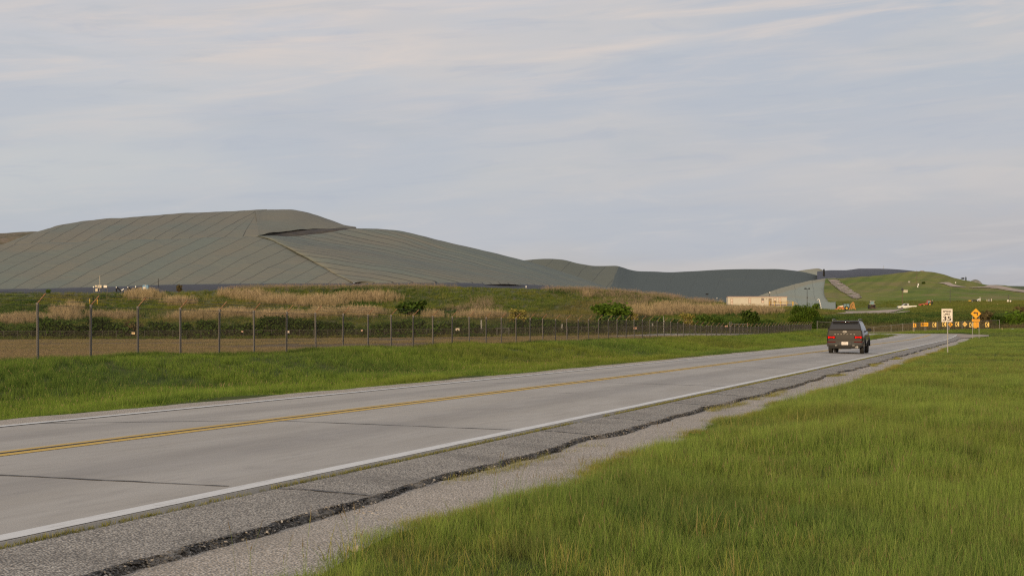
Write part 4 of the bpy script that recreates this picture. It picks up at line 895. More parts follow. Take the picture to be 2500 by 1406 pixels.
def place_bush(kind, k, px, top, base, hw, label, group=None, names=('bank', 'gravel_lot'), Y=None):
    h = hit(px, base, names) if Y is None else None
    loc = Vector(h) if h else Vector(P(px, base, Y or 358)); sc_ = loc.y / 4000.0
    key = (kind, k); src = BPROTO[key]
    o = src if key not in used else dup(src)
    used.add(key); o.location = (loc.x, loc.y, loc.z - .1); o.rotation_euler = (0, 0, rng.uniform(0, 6.28)); o.scale = (2 * hw * sc_ * 1.45, 2 * hw * sc_ * 1.45, (base - top) * sc_ * rng.uniform(1.08, 1.36))
    tag(o, label, 'bush', group); return o
ROWB = [(-6, 790, 26, 'd'), (28, 803, 26, 'd'), (72, 795, 22, 'd'), (111, 771, 20, 'd'), (147, 781, 34, 'd'), (197, 788, 28, 'd'), (241, 780, 28, 'd'), (268, 790, 20, 'd'), (298, 784, 30, 'd'), (324, 786, 22, 'r'), (352, 796, 24, 'd'), (388, 779, 28, 'd'), (420, 789, 24, 'd'), (452, 784, 26, 'd'), (500, 785, 26, 'd'), (545, 788, 28, 'd'), (583, 786, 26, 'd'), (620, 790, 24, 'd'), (655, 778, 34, 'd'), (692, 777, 28, 'd'), (722, 781, 24, 'd'), (762, 783, 28, 'd'), (805, 784, 26, 'd'), (848, 790, 22, 'd'), (890, 796, 28, 'd'), (930, 786, 26, 'd'), (968, 782, 28, 'd'), (1010, 778, 30, 'd'), (1058, 788, 28, 'd'), (1104, 787, 26, 'd'), (1150, 790, 26, 'd'), (1205, 794, 28, 'd'), (1258, 783, 22, 'd'), (1306, 772, 26, 'd'), (1345, 780, 24, 'd'), (1400, 785, 28, 'd'), (1448, 780, 26, 'd'), (1500, 778, 26, 'd'), (1556, 782, 26, 'd'), (1606, 776, 20, 'd'), (1645, 776, 24, 'd'), (1716, 768, 24, 'd'), (1750, 772, 20, 'd'), (1790, 785, 22, 'd'), (1868, 782, 26, 'd'), (1905, 786, 22, 'd')]
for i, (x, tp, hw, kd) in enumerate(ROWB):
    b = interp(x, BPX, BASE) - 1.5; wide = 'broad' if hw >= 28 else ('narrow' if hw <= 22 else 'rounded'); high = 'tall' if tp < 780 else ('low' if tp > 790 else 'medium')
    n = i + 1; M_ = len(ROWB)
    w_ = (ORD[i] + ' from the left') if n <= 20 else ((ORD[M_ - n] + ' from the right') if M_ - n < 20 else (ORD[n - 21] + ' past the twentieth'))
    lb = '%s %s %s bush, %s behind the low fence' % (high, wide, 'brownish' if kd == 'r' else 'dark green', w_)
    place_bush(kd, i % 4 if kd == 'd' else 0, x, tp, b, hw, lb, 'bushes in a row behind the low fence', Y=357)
place_bush('d', 0, 1002, 728, 770, 34, 'large dark green shrub on the bank, half way up behind the bush row', None)
place_bush('b', 0, 1500, 737, 790, 44, 'large bright green shrub low on the bank below the dead weeds')
place_bush('y', 0, 1267, 757, 792, 26, 'yellowish leafy shrub beside the row of bushes, larger of the pale ones', 'pale yellowish shrubs')
place_bush('y', 0, 1546, 762, 790, 15, 'small yellowish shrub touching the large bright green shrub', 'pale yellowish shrubs')
place_bush('y', 0, 1682, 766, 800, 20, 'yellowish shrub among dark bushes below the reed bed', 'pale yellowish shrubs')
place_bush('d', 1, 1828, 757, 800, 23, 'round dark green bush standing in front of the reeds below the site office')
place_bush('r', 0, 437, 693, 712, 8, 'thin pale brown shrub on the bank edge right of the blue pump unit')
place_bush('b', 0, 117, 703, 716, 6, 'very small green shrub on the bank edge above the leftmost fence post')
place_bush('d', 2, 150, 551.5, 560, 8, 'small bare shrub on the skyline at the left end of the mound', names=['hill'], Y=590)
place_bush('b', 0, 2480, 758, 803, 28, 'bright green bush at the right edge behind the grass', names=('green',), Y=282)
place_bush('r', 0, 2512, 738, 803, 30, 'orange brown bush at the right edge behind the bright green bush', names=('green',), Y=286)
place_bush('r', 0, 2405, 757, 802, 26, 'tangled brown and green shrub behind the yellow left turn sign', names=('green',), Y=284)
place_bush('d', 3, 2440, 770, 803, 24, 'dark green shrub left of the bright green bush near the fence end', names=('green',), Y=283)
# the tall bush at the end of the fence
def big_tree(px, top, base, hw, Y):
    r = np.random.default_rng(401); s = Y / 4000.0; H = (base - top) * s; R = hw * s
    root = thing('tree', 'tall rounded green tree at the end of the barbed wire fence, left of the car', 'tree', P(px, base, Y))
    lobes = [((0, 0, H * .56), (R * .92, R * .92, H * .44)), ((0, 0, H * .30), (R * 1.06, R * .98, H * .30)), ((R * .35, 0, H * .22), (R * .85, R * .8, H * .24))]
    for i in range(14):
        a = i * 2.399; z = H * (.25 + .62 * i / 13); w = R * (.82 if z < .6 * H else .58); lobes.append(((w * math.cos(a), w * math.sin(a), z), (R * .30, R * .30, H * .13)))
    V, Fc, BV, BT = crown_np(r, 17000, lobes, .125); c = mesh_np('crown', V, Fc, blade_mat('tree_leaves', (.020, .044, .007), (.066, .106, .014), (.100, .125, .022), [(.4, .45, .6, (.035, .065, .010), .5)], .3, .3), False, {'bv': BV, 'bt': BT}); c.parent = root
    mb = MB(); mb.tube([(0, 0, -.4), (.05, 0, H * .2), (0, .05, H * .5)], [.14, .11, .05], 8)
    for i in range(7):
        a = i * .9; mb.tube([(0, 0, H * .12 + .1 * i), (R * .4 * math.cos(a), R * .4 * math.sin(a), H * (.35 + .05 * i)), (R * .7 * math.cos(a), R * .7 * math.sin(a), H * (.5 + .06 * i))], [.06, .04, .015], 6)
    mb.obj('trunk', BARK, root)
big_tree(1966, 738, 814, 45, 279)

place_bush('k', 0, 1999, 768, 815, 17, 'dark bush at the foot of the tall tree, between the fence end and the car', None, ('ground',), 270)
# ---------------------------------------------------------------- materials for made things
M_GALV = mat('galvanised_steel', (.24, .235, .23), .55, [(5, .4, .6, (.17, .17, .17), .6)], metal=.35)
M_GALVD = mat('weathered_fence_post', (.125, .118, .115), .6, [(8, .4, .6, (.11, .105, .10), .7)], metal=.3)
M_RUST = mat('rusty_steel', (.20, .105, .055), .85, [(7, .4, .6, (.27, .175, .10), .7), (30, .5, .6, (.12, .05, .03), .6)])
M_WIRE = mat('fence_wire', (.130, .105, .085), .6, metal=.3)
M_WIRE2 = mat('weathered_fence_wire', (.16, .13, .105), .7, metal=.2)
M_BLACK = mat('black_plastic', (.014, .014, .015), .6, spec=.15)
M_BLACKM = mat('black_metal', (.022, .022, .024), .45)
M_RUBBER = mat('tyre_rubber', (.020, .019, .018), .85)
M_WHITEP = mat('white_painted_metal', (.70, .69, .66), .5, [(3, .5, .7, (.55, .53, .48), .5)])
M_YELP = mat('yellow_paint', (.58, .36, .035), .55, [(3, .5, .7, (.45, .28, .04), .5)])
M_SIGNY = mat('amber_sign_sheeting', (.80, .38, .010), .55, [(2, .5, .7, (.72, .34, .015), .5)])
M_SIGNP = mat('pale_yellow_sign_sheeting', (.78, .55, .16), .55, [(3, .5, .7, (.80, .42, .12), .6)])
M_SIGNW = mat('white_sign_sheeting', (.72, .66, .58), .55, [(3, .5, .7, (.66, .60, .52), .5)])
M_SIGNB = mat('black_sign_legend', (.035, .018, .012), .6)
M_SIGNR = mat('faded_red_legend', (.42, .16, .05), .6)
M_ALU = mat('sign_back_aluminium', (.42, .42, .42), .5, metal=.6)
M_CONCB = mat('concrete_block', (.50, .46, .37), .9, [(2, .4, .6, (.40, .36, .29), .6)])
M_ORANGE = mat('orange_machine_paint', (.52, .19, .045), .5, [(1.5, .45, .65, (.40, .15, .05), .6)])
M_OCHRE = mat('ochre_boom_paint', (.40, .20, .045), .6, [(1.5, .4, .6, (.28, .14, .04), .7)])
M_REDP = mat('red_machine_paint', (.42, .045, .030), .5)
M_GLASSD = mat('dark_window_glass', (.028, .031, .040), .10, spec=.7)
M_GLASSB = mat('pale_blue_cab_glass', (.16, .26, .29), .12)
M_BLUE = mat('blue_tank', (.07, .20, .34), .5)
M_CREAM = mat('cream_panel', (.58, .50, .38), .7)
M_GREY = mat('grey_panel', (.27, .27, .26), .6)

_fc = bpy.data.curves.new('lettering_source', 'FONT'); _fo = bpy.data.objects.new('lettering_source', _fc); COL.objects.link(_fo)
def text_shape(txt, h):
    """vertices and faces of flat lettering, capital height h, centred on x, resting on z=0 in the xz plane"""
    _fc.body = txt; _fc.size = h / .70; _fc.align_x = 'CENTER'; _fc.resolution_u = 3; _fc.extrude = 0; _fc.offset = .0
    bpy.context.view_layer.update(); dg = bpy.context.evaluated_depsgraph_get(); me = _fo.evaluated_get(dg).to_mesh()
    V = [(v.co.x, v.co.y) for v in me.vertices]; Fc = [tuple(p.vertices) for p in me.polygons]; _fo.evaluated_get(dg).to_mesh_clear(); return V, Fc
def put_text(mb, txt, cx, y, z, h, wide=None, bold=0.0, mi=0):
    V, Fc = text_shape(txt, h)
    if not V: return
    xs = [v[0] for v in V]; w = max(xs) - min(xs); k = (wide / w) if wide else 1.0; m0 = (max(xs) + min(xs)) / 2
    for dx in ([-bold, 0, bold] if bold else [0]):
        for dz in ([-bold * .6, bold * .6] if bold else [0]):
            yy = y - .0004 * (dx / bold if bold else 0) - .0002 * (dz / bold if bold else 0); mb.add([(cx + (x - m0) * k + dx, yy, z + q + dz) for x, q in V], Fc, mi)

# ---------------------------------------------------------------- fences
def chain_mesh(path, H, pitch, r, zf):
    """diagonal wires both ways along a ground path; zf(i-th length) gives the foot height"""
    pts = [Vector((p[0], p[1], 0)) for p in path]; L = [0]
    for a, b in zip(pts[:-1], pts[1:]): L.append(L[-1] + (b - a).length)
    xs = [p.x for p in pts]; ys = [p.y for p in pts]
    def at(s): return np.array([np.interp(s, L, xs), np.interp(s, L, ys), zf(s)])
    V = []; Fc = []; s = -H
    while s < L[-1]:
        for dr in (1, -1):
            a = max(0, s); b = min(L[-1], s + H)
            if b - a < .05: continue
            ha, hb = ((a - s), (b - s)) if dr > 0 else (H - (a - s), H - (b - s))
            p = at(a); q = at(b); p[2] += ha; q[2] += hb; o = len(V)
            d = (q - p) / np.linalg.norm(q - p); n1 = np.cross(d, [0, 0, 1.0]); n1 /= np.linalg.norm(n1); n2 = np.cross(d, n1)
            for e in (p, q):
                for k in range(3): w = 2.094 * k + .5; V.append(e + r * (n1 * math.cos(w) + n2 * math.sin(w)))
            Fc += [(o, o + 1, o + 4, o + 3), (o + 1, o + 2, o + 5, o + 4), (o + 2, o, o + 3, o + 5)]
        s += pitch
    return np.array(V), np.array(Fc)
def fence_u(Z): return (Z - 8.2) / .9579
TZ = ([30, 50, 75, 114, 135, 147, 155, 161, 170, 193, 212, 226, 258], [2.12, 2.11, 2.0, 1.99, 2.12, 2.0, 1.87, 1.73, 1.67, 1.67, 1.83, 2.0, 2.16])
FV = -28.55; Zs = [50.6 + 2.922 * k for k in range(-5, 71)]
fence = thing('chain_link_fence', 'tall chain link fence with barbed wire on slanted rusty arms along the grass bank', 'fence', W(fence_u(Zs[0]), FV, .2))
fo = Vector(fence.location)
def post_proto(H):
    m = MB(); m.box((0, -.022, H / 2), (.062, .012, H)); m.box((-.027, 0, H / 2), (.009, .034, H)); m.box((.027, 0, H / 2), (.009, .034, H)); m.box((0, .02, H / 2), (.062, .004, H), 1); m.box((0, 0, H + .012), (.072, .055, .07), 0)
    return m
pm = post_proto(2.0).obj('post', [M_GALVD, M_BLACKM], fence)
am = MB(); am.M = Matrix.Identity(4); am.add([(-.02, -.02, 2.02), (.02, -.02, 2.02), (.02, .02, 2.02), (-.02, .02, 2.02), (.285, -.012, 2.345), (.315, -.012, 2.325), (.315, .012, 2.325), (.285, .012, 2.345)], [(0, 1, 2, 3), (4, 5, 6, 7), (0, 1, 5, 4), (1, 2, 6, 5), (2, 3, 7, 6), (3, 0, 4, 7)])
am.add([(-.025, -.025, 1.97), (.045, -.025, 2.06), (.045, .025, 2.06), (-.025, .025, 1.97)], [(0, 1, 2, 3)])
ao = am.obj('barbed_wire_arm', M_RUST, pm)
for i, Z in enumerate(Zs):
    q = W(fence_u(Z), FV, interp(Z, *TZ) - 2.0) - fo
    if i == 0: p_, a_ = pm, ao
    else:
        p_ = pm.copy(); a_ = ao.copy(); COL.objects.link(p_); COL.objects.link(a_); p_.parent = fence; a_.parent = p_
    lean = .05 if i == len(Zs) - 1 else .013 * math.sin(i * 2.7); p_.location = q; p_.rotation_euler = (0, -lean, ROT_ROAD + .0)
L0 = [W(fence_u(Z), FV) for Z in Zs]; su = [0]
for a, b in zip(L0[:-1], L0[1:]): su.append(su[-1] + (b - a).length)
zt = [interp(Z, *TZ) for Z in Zs]
V, Fc = chain_mesh(L0, 1.82, .0715, .0024, lambda s: float(np.interp(s, su, zt)) - 1.84)
o = mesh_np('chain_link', V - np.array(fo), Fc, M_WIRE); o.parent = fence
for k, (dx, dz) in enumerate(((.10, .12), (.20, .225), (.29, .325))):
    m = MB(); pts = []
    for i, Z in enumerate(Zs):
        b = W(fence_u(Z), FV + dx, interp(Z, *TZ) + dz + .01); pts.append(b - fo)
        if i < len(Zs) - 1:
            b2 = W(fence_u(Z + 1.46), FV + dx, (interp(Z, *TZ) + interp(Zs[i + 1], *TZ)) / 2 + dz - .015); pts.append(b2 - fo)
    m.tube(pts, .0055, 4); m.obj('barbed_wire', M_BLACKM, fence)
m = MB(); m.tube([Vector((a.x, a.y, z - .03)) - fo for a, z in zip(L0, zt)], .006, 4); m.obj('tension_wire', M_WIRE, fence)

def lot_fence(name, label, pxs, Yf, step, H, mats, twire=True):
    X0 = [(px - 1250) / 4000 * Yf(px) for px in pxs]; path = [(x, Yf(px)) for x, px in zip(X0, pxs)]
    L = [0]
    for a, b in zip(path[:-1], path[1:]): L.append(L[-1] + math.dist(a, b))
    at = lambda s: (float(np.interp(s, L, [p[0] for p in path])), float(np.interp(s, L, [p[1] for p in path])))
    zg = [drop(*at(s), ('gravel_lot', 'bank', 'ground', 'green')) for s in np.arange(0, L[-1] + .01, 1.0)]; zf = lambda s: float(np.interp(s, np.arange(len(zg)), zg))
    x, y = at(0); org = Vector((x, y, zf(0))); root = thing(name, label, 'fence', org)
    m = MB(); m.tube([(0, 0, -.3), (0, 0, H + .03)], .034, 8); m.tube([(0, 0, H + .03), (0, 0, H + .07)], [.042, .012], 8); proto = m.obj('post', mats[0], root); s = 0; n = 0
    while s < L[-1]:
        p_ = proto if n == 0 else proto.copy()
        if n: COL.objects.link(p_); p_.parent = root
        x, y = at(s); p_.location = Vector((x, y, zf(s))) - org; n += 1; s += step
    m = MB(); m.tube([Vector((*at(q), zf(q) + H)) - org for q in np.arange(0, L[-1], step)], .024 if twire else .02, 6); m.obj('top_rail', mats[0], root)
    V, Fc = chain_mesh([at(q) for q in np.arange(0, L[-1], 3.0)], H - .04, .085, .0028, lambda q: zf(q) + .03)
    o = mesh_np('chain_link', V - np.array(org), Fc, mats[1]); o.parent = root; return root
INY = lambda px: 354.5
lot_fence('chain_link_fence', 'low chain link fence behind the gravel lot, in front of the bush row', [-60, 300, 700, 1100, 1500, 1770], INY, 3.05, 1.72, (M_GALVD, M_WIRE2))
lot_fence('chain_link_fence', 'low chain link fence with pale top rail across the outside of the bend', [1995, 2100, 2169, 2213, 2298, 2341, 2424, 2462], lambda px: interp(px, [1995, 2169, 2298, 2462], [258, 259, 268, 277]), 3.05, 1.45, (M_GALV, M_WIRE2))
def gate(label, px0, px1, H, Y, brace=True, tall=0):
    a = Vector(P(px0, 820, Y)); b = Vector(P(px1, 820, Y)); a.z = drop(a.x, a.y, ('gravel_lot', 'bank')); b.z = a.z; w = b.x - a.x
    r = thing('gate', label, 'gate', a)
    for x in ((0, w) if not tall else (0, .35, w)):
        m = MB(); m.tube([(x, 0, -.2), (x, 0, H + (.5 if tall and x < 1 else .25 if tall else .1))], .06 if not tall else .075, 8); m.obj('gate_post', M_GALVD if x < w or not tall else M_RUST, r)
    m = MB(); n = 4 if tall else 2
    for z in ((.15, H * .5, H) if tall else (.15, H)): m.tube([(.1, 0, z), (w - .1, 0, z)], .03, 6)
    for k in range(n + 1): x = .1 + (w - .2) * k / n; m.tube([(x, 0, .12), (x, 0, H)], .026, 6)
    if brace: m.tube([(w * .5, 0, .2), (w - .1, 0, H)], .024, 6)
    m.obj('gate_frame', M_GALV, r)
    V, Fc = chain_mesh([(.1, .03), (w - .1, .03)], H - .15, .09, .0028, lambda q: .12); o = mesh_np('chain_link', V, Fc, M_WIRE2); o.parent = r
gate('narrow braced metal gate in the low fence at the back of the lot', 1213, 1243, 1.75, 353.6)
gate('wide sliding gate with tall posts in the low fence below the site office', 1781, 1825, 2.15, 353, False, 1)
def notice(label, px, py, w, h, mt, legend=True, group=None):
    Y = 354.38; c = Vector(P(px, py, Y)); k = Y / 4000; r = thing('notice_board', label, 'sign', c, 0, group)
    m = MB(); m.box((0, 0, 0), (w * k, .02, h * k)); m.obj('board', mt, r)
    if legend:
        m = MB()
        for z in (.22, -.12): m.box((0, -.012, z * h * k), (w * k * .66, .006, h * k * .16))
        m.obj('legend', M_SIGNR, r)
M_NOTE = mat('cream_notice', (.70, .55, .30), .6); M_NOTEP = mat('pink_notice', (.55, .33, .26), .6); M_NOTEW = mat('white_notice', (.70, .64, .56), .6)
notice('cream rectangular notice on the low fence between the second and third tall posts', 325.5, 813.4, 8, 5, M_NOTE)
notice('tiny tilted pink notice on the low fence, behind the fifth tall fence post', 591.5, 809.3, 4.5, 3.5, M_NOTEP, False)
notice('white notice with red edges on the low fence beside a tall post', 702, 810, 9, 4.6, M_NOTEW)
notice('small square pink notice on the low fence near the lot middle', 883.5, 806.8, 4.6, 4.2, M_NOTEP, False)
notice('wide white notice low on the fence left of the narrow gate', 1117, 804, 9, 6, M_NOTEW)
notice('pale orange notice on the low fence right of the narrow gate', 1550.5, 801, 8.4, 5, M_NOTEP)
notice('pale pink notice beside the wide sliding gate', 1773, 796.5, 7, 4, M_NOTEP)
def cabinet_on_posts(label, px, top, bot, base, w):
    Y = 356; k = Y / 4000; b = Vector(P(px, base, Y)); r = thing('meter_cabinet', label, 'cabinet', b)
    m = MB(); m.box((0, 0, (base - (top + bot) / 2) * k), (w * k, .3, (bot - top) * k), bev=.03); m.obj('cabinet', M_GREY, r)
    for sx in (-.35, .35): mm = MB(); mm.tube([(sx * w * k, .05, -.3), (sx * w * k * .8, .05, (base - bot) * k)], .04, 6); mm.obj('leg', M_GALVD, r)
cabinet_on_posts('tall grey cabinet on two posts left of the narrow gate', 1175, 781, 803, 822, 3.4)
cabinet_on_posts('square grey cabinet on posts right of the narrow gate', 1372, 791, 802, 819, 5)
cabinet_on_posts('small grey cabinet on posts near the striped pole', 1593, 789, 796, 817, 3.5)
q = Vector(P(1620, 818, 353)); r = thing('marker_pole', 'tall slim pole banded in white at the back of the gravel lot', 'pole', q)
m = MB(); m.tube([(0, 0, -.3), (0, 0, 4.2)], .05, 8); m.obj('pole', M_GALVD, r)
m = MB(); [m.tube([(0, 0, z), (0, 0, z + .14)], .056, 8) for z in np.arange(.5, 4.1, .36)]; m.obj('bands', M_WHITEP, r)
q = Vector(P(1884, 801.5, 353)); 

# ---------------------------------------------------------------- road signs
def channel_post(x, z0, z1, y=.03):
    m = MB(); m.box((x, y, (z0 + z1) / 2), (.052, .012, z1 - z0)); m.box((x - .024, y + .016, (z0 + z1) / 2), (.007, .03, z1 - z0)); m.box((x + .024, y + .016, (z0 + z1) / 2), (.007, .03, z1 - z0)); return m
def rounded(w, h, r=.04, n=4):
    o = []
    for cx, cz, a0 in ((w / 2 - r, h / 2 - r, 0), (-w / 2 + r, h / 2 - r, 90), (-w / 2 + r, -h / 2 + r, 180), (w / 2 - r, -h / 2 + r, 270)):
        for k in range(n + 1): a = math.radians(a0 + 90 * k / n); o.append((cx + r * math.cos(a), cz + r * math.sin(a)))
    return o
def diamond(d, r=.05):
    o = rounded(d / math.sqrt(2), d / math.sqrt(2), r); c = math.sqrt(.5); return [((x - z) * c, (x + z) * c) for x, z in o]
def ring(outer, k, y0, y1, mb, mi=0):
    """border band just inside an outline"""
    n = len(outer); a = [(x * k[0], z * k[0]) for x, z in outer]; b = [(x * k[1], z * k[1]) for x, z in outer]
    vs = [(x, y0, z) for x, z in a] + [(x, y0, z) for x, z in b]; mb.add(vs, [(i, (i + 1) % n, n + (i + 1) % n, n + i) for i in range(n)], mi)
def board(name, outline, mats, parent, c=(0, 0, 0), y=0.0, border=None, bmat=None):
    m = MB(); m.prism([(x + c[0], z + c[2]) for x, z in outline], y - .004, y + .004); o = m.obj(name, mats, parent)
    if border:
        m = MB(); m.M = Matrix.Translation((c[0], 0, c[2])); ring(outline, border, y - .0065, 0, m); m.obj('border', bmat, o)
    return o
def arrow_turn(mb, s, y, cz=0.0, cx=0.0):
    """left turn arrow: upright shaft, then a head pointing left"""
    P_ = [(.14, -.30), (.30, -.30), (.30, .20), (-.08, .20), (-.08, .31), (-.40, .11), (-.08, -.09), (-.08, .04), (.14, .04)]
    P_ = [(x * s + cx, z * s + cz) for x, z in P_]; mb.add([(x, y, z) for x, z in P_], [(0, 1, 2, 8), (2, 3, 7, 8), (4, 5, 6)])
# speed limit
Ys = 94.0; kk = Ys / 4000; b0 = Vector(P(2313.6, 859, Ys)); b0.z = drop(b0.x, b0.y, ('ground',))
sp = thing('speed_limit_sign', 'white speed limit 35 sign on a thin steel post in the roadside grass', 'sign', b0, ROT_ROAD * .55)
zc = pz(769.8, Ys) - b0.z
channel_post(0.0, -.4, zc + .36, .02).obj('post', M_GREY, sp)
bd = board('panel', rounded(.625, .765, .045), M_SIGNW, sp, (-.035, 0, zc), 0, (.955, .925), M_SIGNB)
m = MB(); put_text(m, 'SPEED', -.035, -.0075, zc + .175, .105, .46, .006); put_text(m, 'LIMIT', -.035, -.0075, zc + .015, .105, .36, .006); put_text(m, '35', -.035, -.0075, zc - .30, .25, .45, .012); m.obj('lettering', M_SIGNB, bd)
m = MB(); [m.tube([(-.035, -.0075, zc + q), (-.035, -.014, zc + q)], .012, 8) for q in (.335, -.335)]; m.obj('bolt', M_BLACKM, bd)
# left turn warning assembly
Yt = 195.0; b1 = Vector(P(2382.5, 831, Yt)); b1.z = drop(b1.x, b1.y, ('ground',)); kt = Yt / 4000
tw = thing('turn_warning_sign', 'amber diamond left turn sign with caution and 15 plates on two posts', 'sign', b1, 0)
Z_ = lambda py: pz(py, Yt) - b1.z
for dx, tp in ((-8 * kt, 771), (8 * kt, 772)): channel_post(dx, -.5, Z_(tp), .03).obj('post', M_GREY, tw)
dm = board('diamond_panel', diamond(1.28, .05), M_SIGNY, tw, (0, 0, Z_(765.5)), 0, (.95, .915), M_SIGNB)
m = MB(); arrow_turn(m, .80, -.0075, Z_(765.5) + .0, -.01); m.obj('arrow', M_SIGNB, dm)
cp = board('caution_panel', rounded(.95, .30, .03), M_SIGNY, tw, (0, 0, Z_(781.8)), 0, (.96, .92), M_SIGNR)
m = MB(); put_text(m, 'CAUTION', 0, -.0075, Z_(781.8) - .075, .155, .70, .006); m.obj('lettering', M_SIGNR, cp)
sp2 = board('speed_panel', rounded(.63, .65, .03), M_SIGNY, tw, (.03, 0, Z_(792.6)), -.01, (.95, .915), M_SIGNR)
m = MB(); put_text(m, '15', .03, -.0175, Z_(792.6) - .04, .27, .32, .010); put_text(m, 'M.P.H.', .03, -.0175, Z_(792.6) - .25, .115, .42, .005); m.obj('lettering', M_SIGNR, sp2)
m = MB(); m.add([(-.28, .012, Z_(798)), (.20, .012, Z_(798)), (.06, .012, Z_(801.2)), (-.28, .012, Z_(799.8))], [(0, 1, 2, 3)]); m.add([(-.28, .018, Z_(798)), (.20, .018, Z_(798)), (.06, .018, Z_(801.2)), (-.28, .018, Z_(799.8))], [(0, 3, 2, 1)]); m.obj('bent_plate', M_SIGNY, tw)
def far_Y(px): return interp(px, [1995, 2169, 2298, 2462], [258, 259, 268, 277]) - .12
def chevron_shape(m, w, h, y):
    P1 = [(.30, .46), (.02, .46), (-.36, 0), (.02, -.46), (.30, -.46), (-.06, 0)]
    m.add([(x * w, y, z * h) for x, z in P1], [(0, 1, 2, 5), (5, 2, 3, 4)])
def chevron(label, px, py, w, h, post=None, Y=None, mt=None, rz=0.0, tilt=0.0):
    Y = Y or far_Y(px); k = Y / 4000; c = Vector(P(px, py, Y)); r = thing('chevron_sign', label, 'sign', c, rz, 'chevron signs round the outside of the bend')
    b = board('panel', rounded(w * k, h * k, .03), mt or M_SIGNP, r); m = MB(); chevron_shape(m, w * k, h * k, -.0075); m.obj('chevron', M_SIGNB, b)
    if post: channel_post(post[0] * k, pz(post[2], Y) - c.z, pz(post[1], Y) - c.z).obj('post', M_GALV if len(post) < 4 else post[3], r)
    return r
M_POSTL = mat('pale_timber_post', (.55, .43, .28), .8)
chevron('narrow amber chevron sign on a pale post at the road edge, first from left', 2233.2, 794, 7.2, 9.6, (-4.0, 782.5, 816, M_POSTL), 256.5, M_SIGNY, -.5)
Y = far_Y(2257); k = Y / 4000; c = Vector(P(2257, 792, Y)); r = thing('arrow_sign', 'wide amber sign with one long left arrow on the bend fence', 'sign', c)
b = board('panel', rounded(18.5 * k, 9.2 * k, .03), M_SIGNY, r); w, h = 18.5 * k, 9.2 * k; m = MB()
m.add([(x * w, -.0075, z * h) for x, z in [(-.40, 0), (-.17, .28), (-.17, .09), (.38, .09), (.38, -.09), (-.17, -.09), (-.17, -.28)]], [(0, 1, 2, 5, 6), (2, 3, 4, 5)]); m.obj('arrow', M_SIGNB, b)
channel_post(1.0 * k, pz(809, Y) - c.z, pz(781, Y) - c.z).obj('post', M_GALV, r)
chevron('pale yellow chevron sign just right of the long arrow sign', 2281, 792.6, 9.8, 11.4)
chevron('pale yellow chevron sign directly under the speed limit sign', 2305, 791.4, 9.8, 11.4)
chevron('chevron sign between the two small diamond signs', 2336.8, 791.2, 9.6, 11.6)
chevron('chevron sign half covered by the 15 plate of the turn sign', 2371.2, 793, 9.8, 11.6, (4.8, 787, 815))
chevron('rightmost chevron sign, standing apart in front of the tangled shrub', 2410, 792.4, 9.9, 11.6, (0, 786, 806))
def small_diamond(label, px, py, d, mt, kind, post=None):
    Y = far_Y(px) - .05; k = Y / 4000; c = Vector(P(px, py, Y)); r = thing('diamond_sign', label, 'sign', c, 0, 'small diamond signs on the bend fence')
    b = board('panel', diamond(d * k, .03), mt, r, (0, 0, 0), 0, (.94, .90), M_SIGNR); m = MB(); D = d * k
    if kind == 'chev': chevron_shape(m, D * .62, D * .62, -.0075)
    else:
        pts = [(.16, -.14), (.17, .06), (.06, .15), (-.08, .14), (-.16, .04)]
        for (x0, z0), (x1, z1) in zip(pts[:-1], pts[1:]):
            dx, dz = x1 - x0, z1 - z0; L_ = math.hypot(dx, dz); nx, nz = -dz / L_ * .045, dx / L_ * .045
            m.add([(D * (x0 + nx), -.0075, D * (z0 + nz)), (D * (x0 - nx), -.0075, D * (z0 - nz)), (D * (x1 - nx), -.0075, D * (z1 - nz)), (D * (x1 + nx), -.0075, D * (z1 + nz))], [(0, 1, 2, 3)])
        m.add([(-D * .26, -.0075, D * .05), (-D * .06, -.0075, D * .05), (-D * .17, -.0075, -D * .12)], [(0, 1, 2)]); m.add([(-D * .18, -.0075, -D * .10), (D * .05, -.0075, -D * .10), (D * .05, -.0075, -D * .15), (-D * .18, -.0075, -D * .15)], [(0, 1, 2, 3)])
    m.obj('symbol', M_SIGNB if kind == 'chev' else M_SIGNR, b)
    if post: channel_post(post[0] * k, pz(post[2], Y) - c.z, pz(post[1], Y) - c.z).obj('post', M_GALV, r)
small_diamond('amber diamond sign with a bold left chevron beside the speed limit post', 2320.5, 792, 12.6, M_SIGNY, 'chev', (-4.0, 786, 815))
small_diamond('pale diamond sign with a curved arrow left of the turn sign', 2355.5, 791.3, 12.8, M_SIGNP, 'curve')

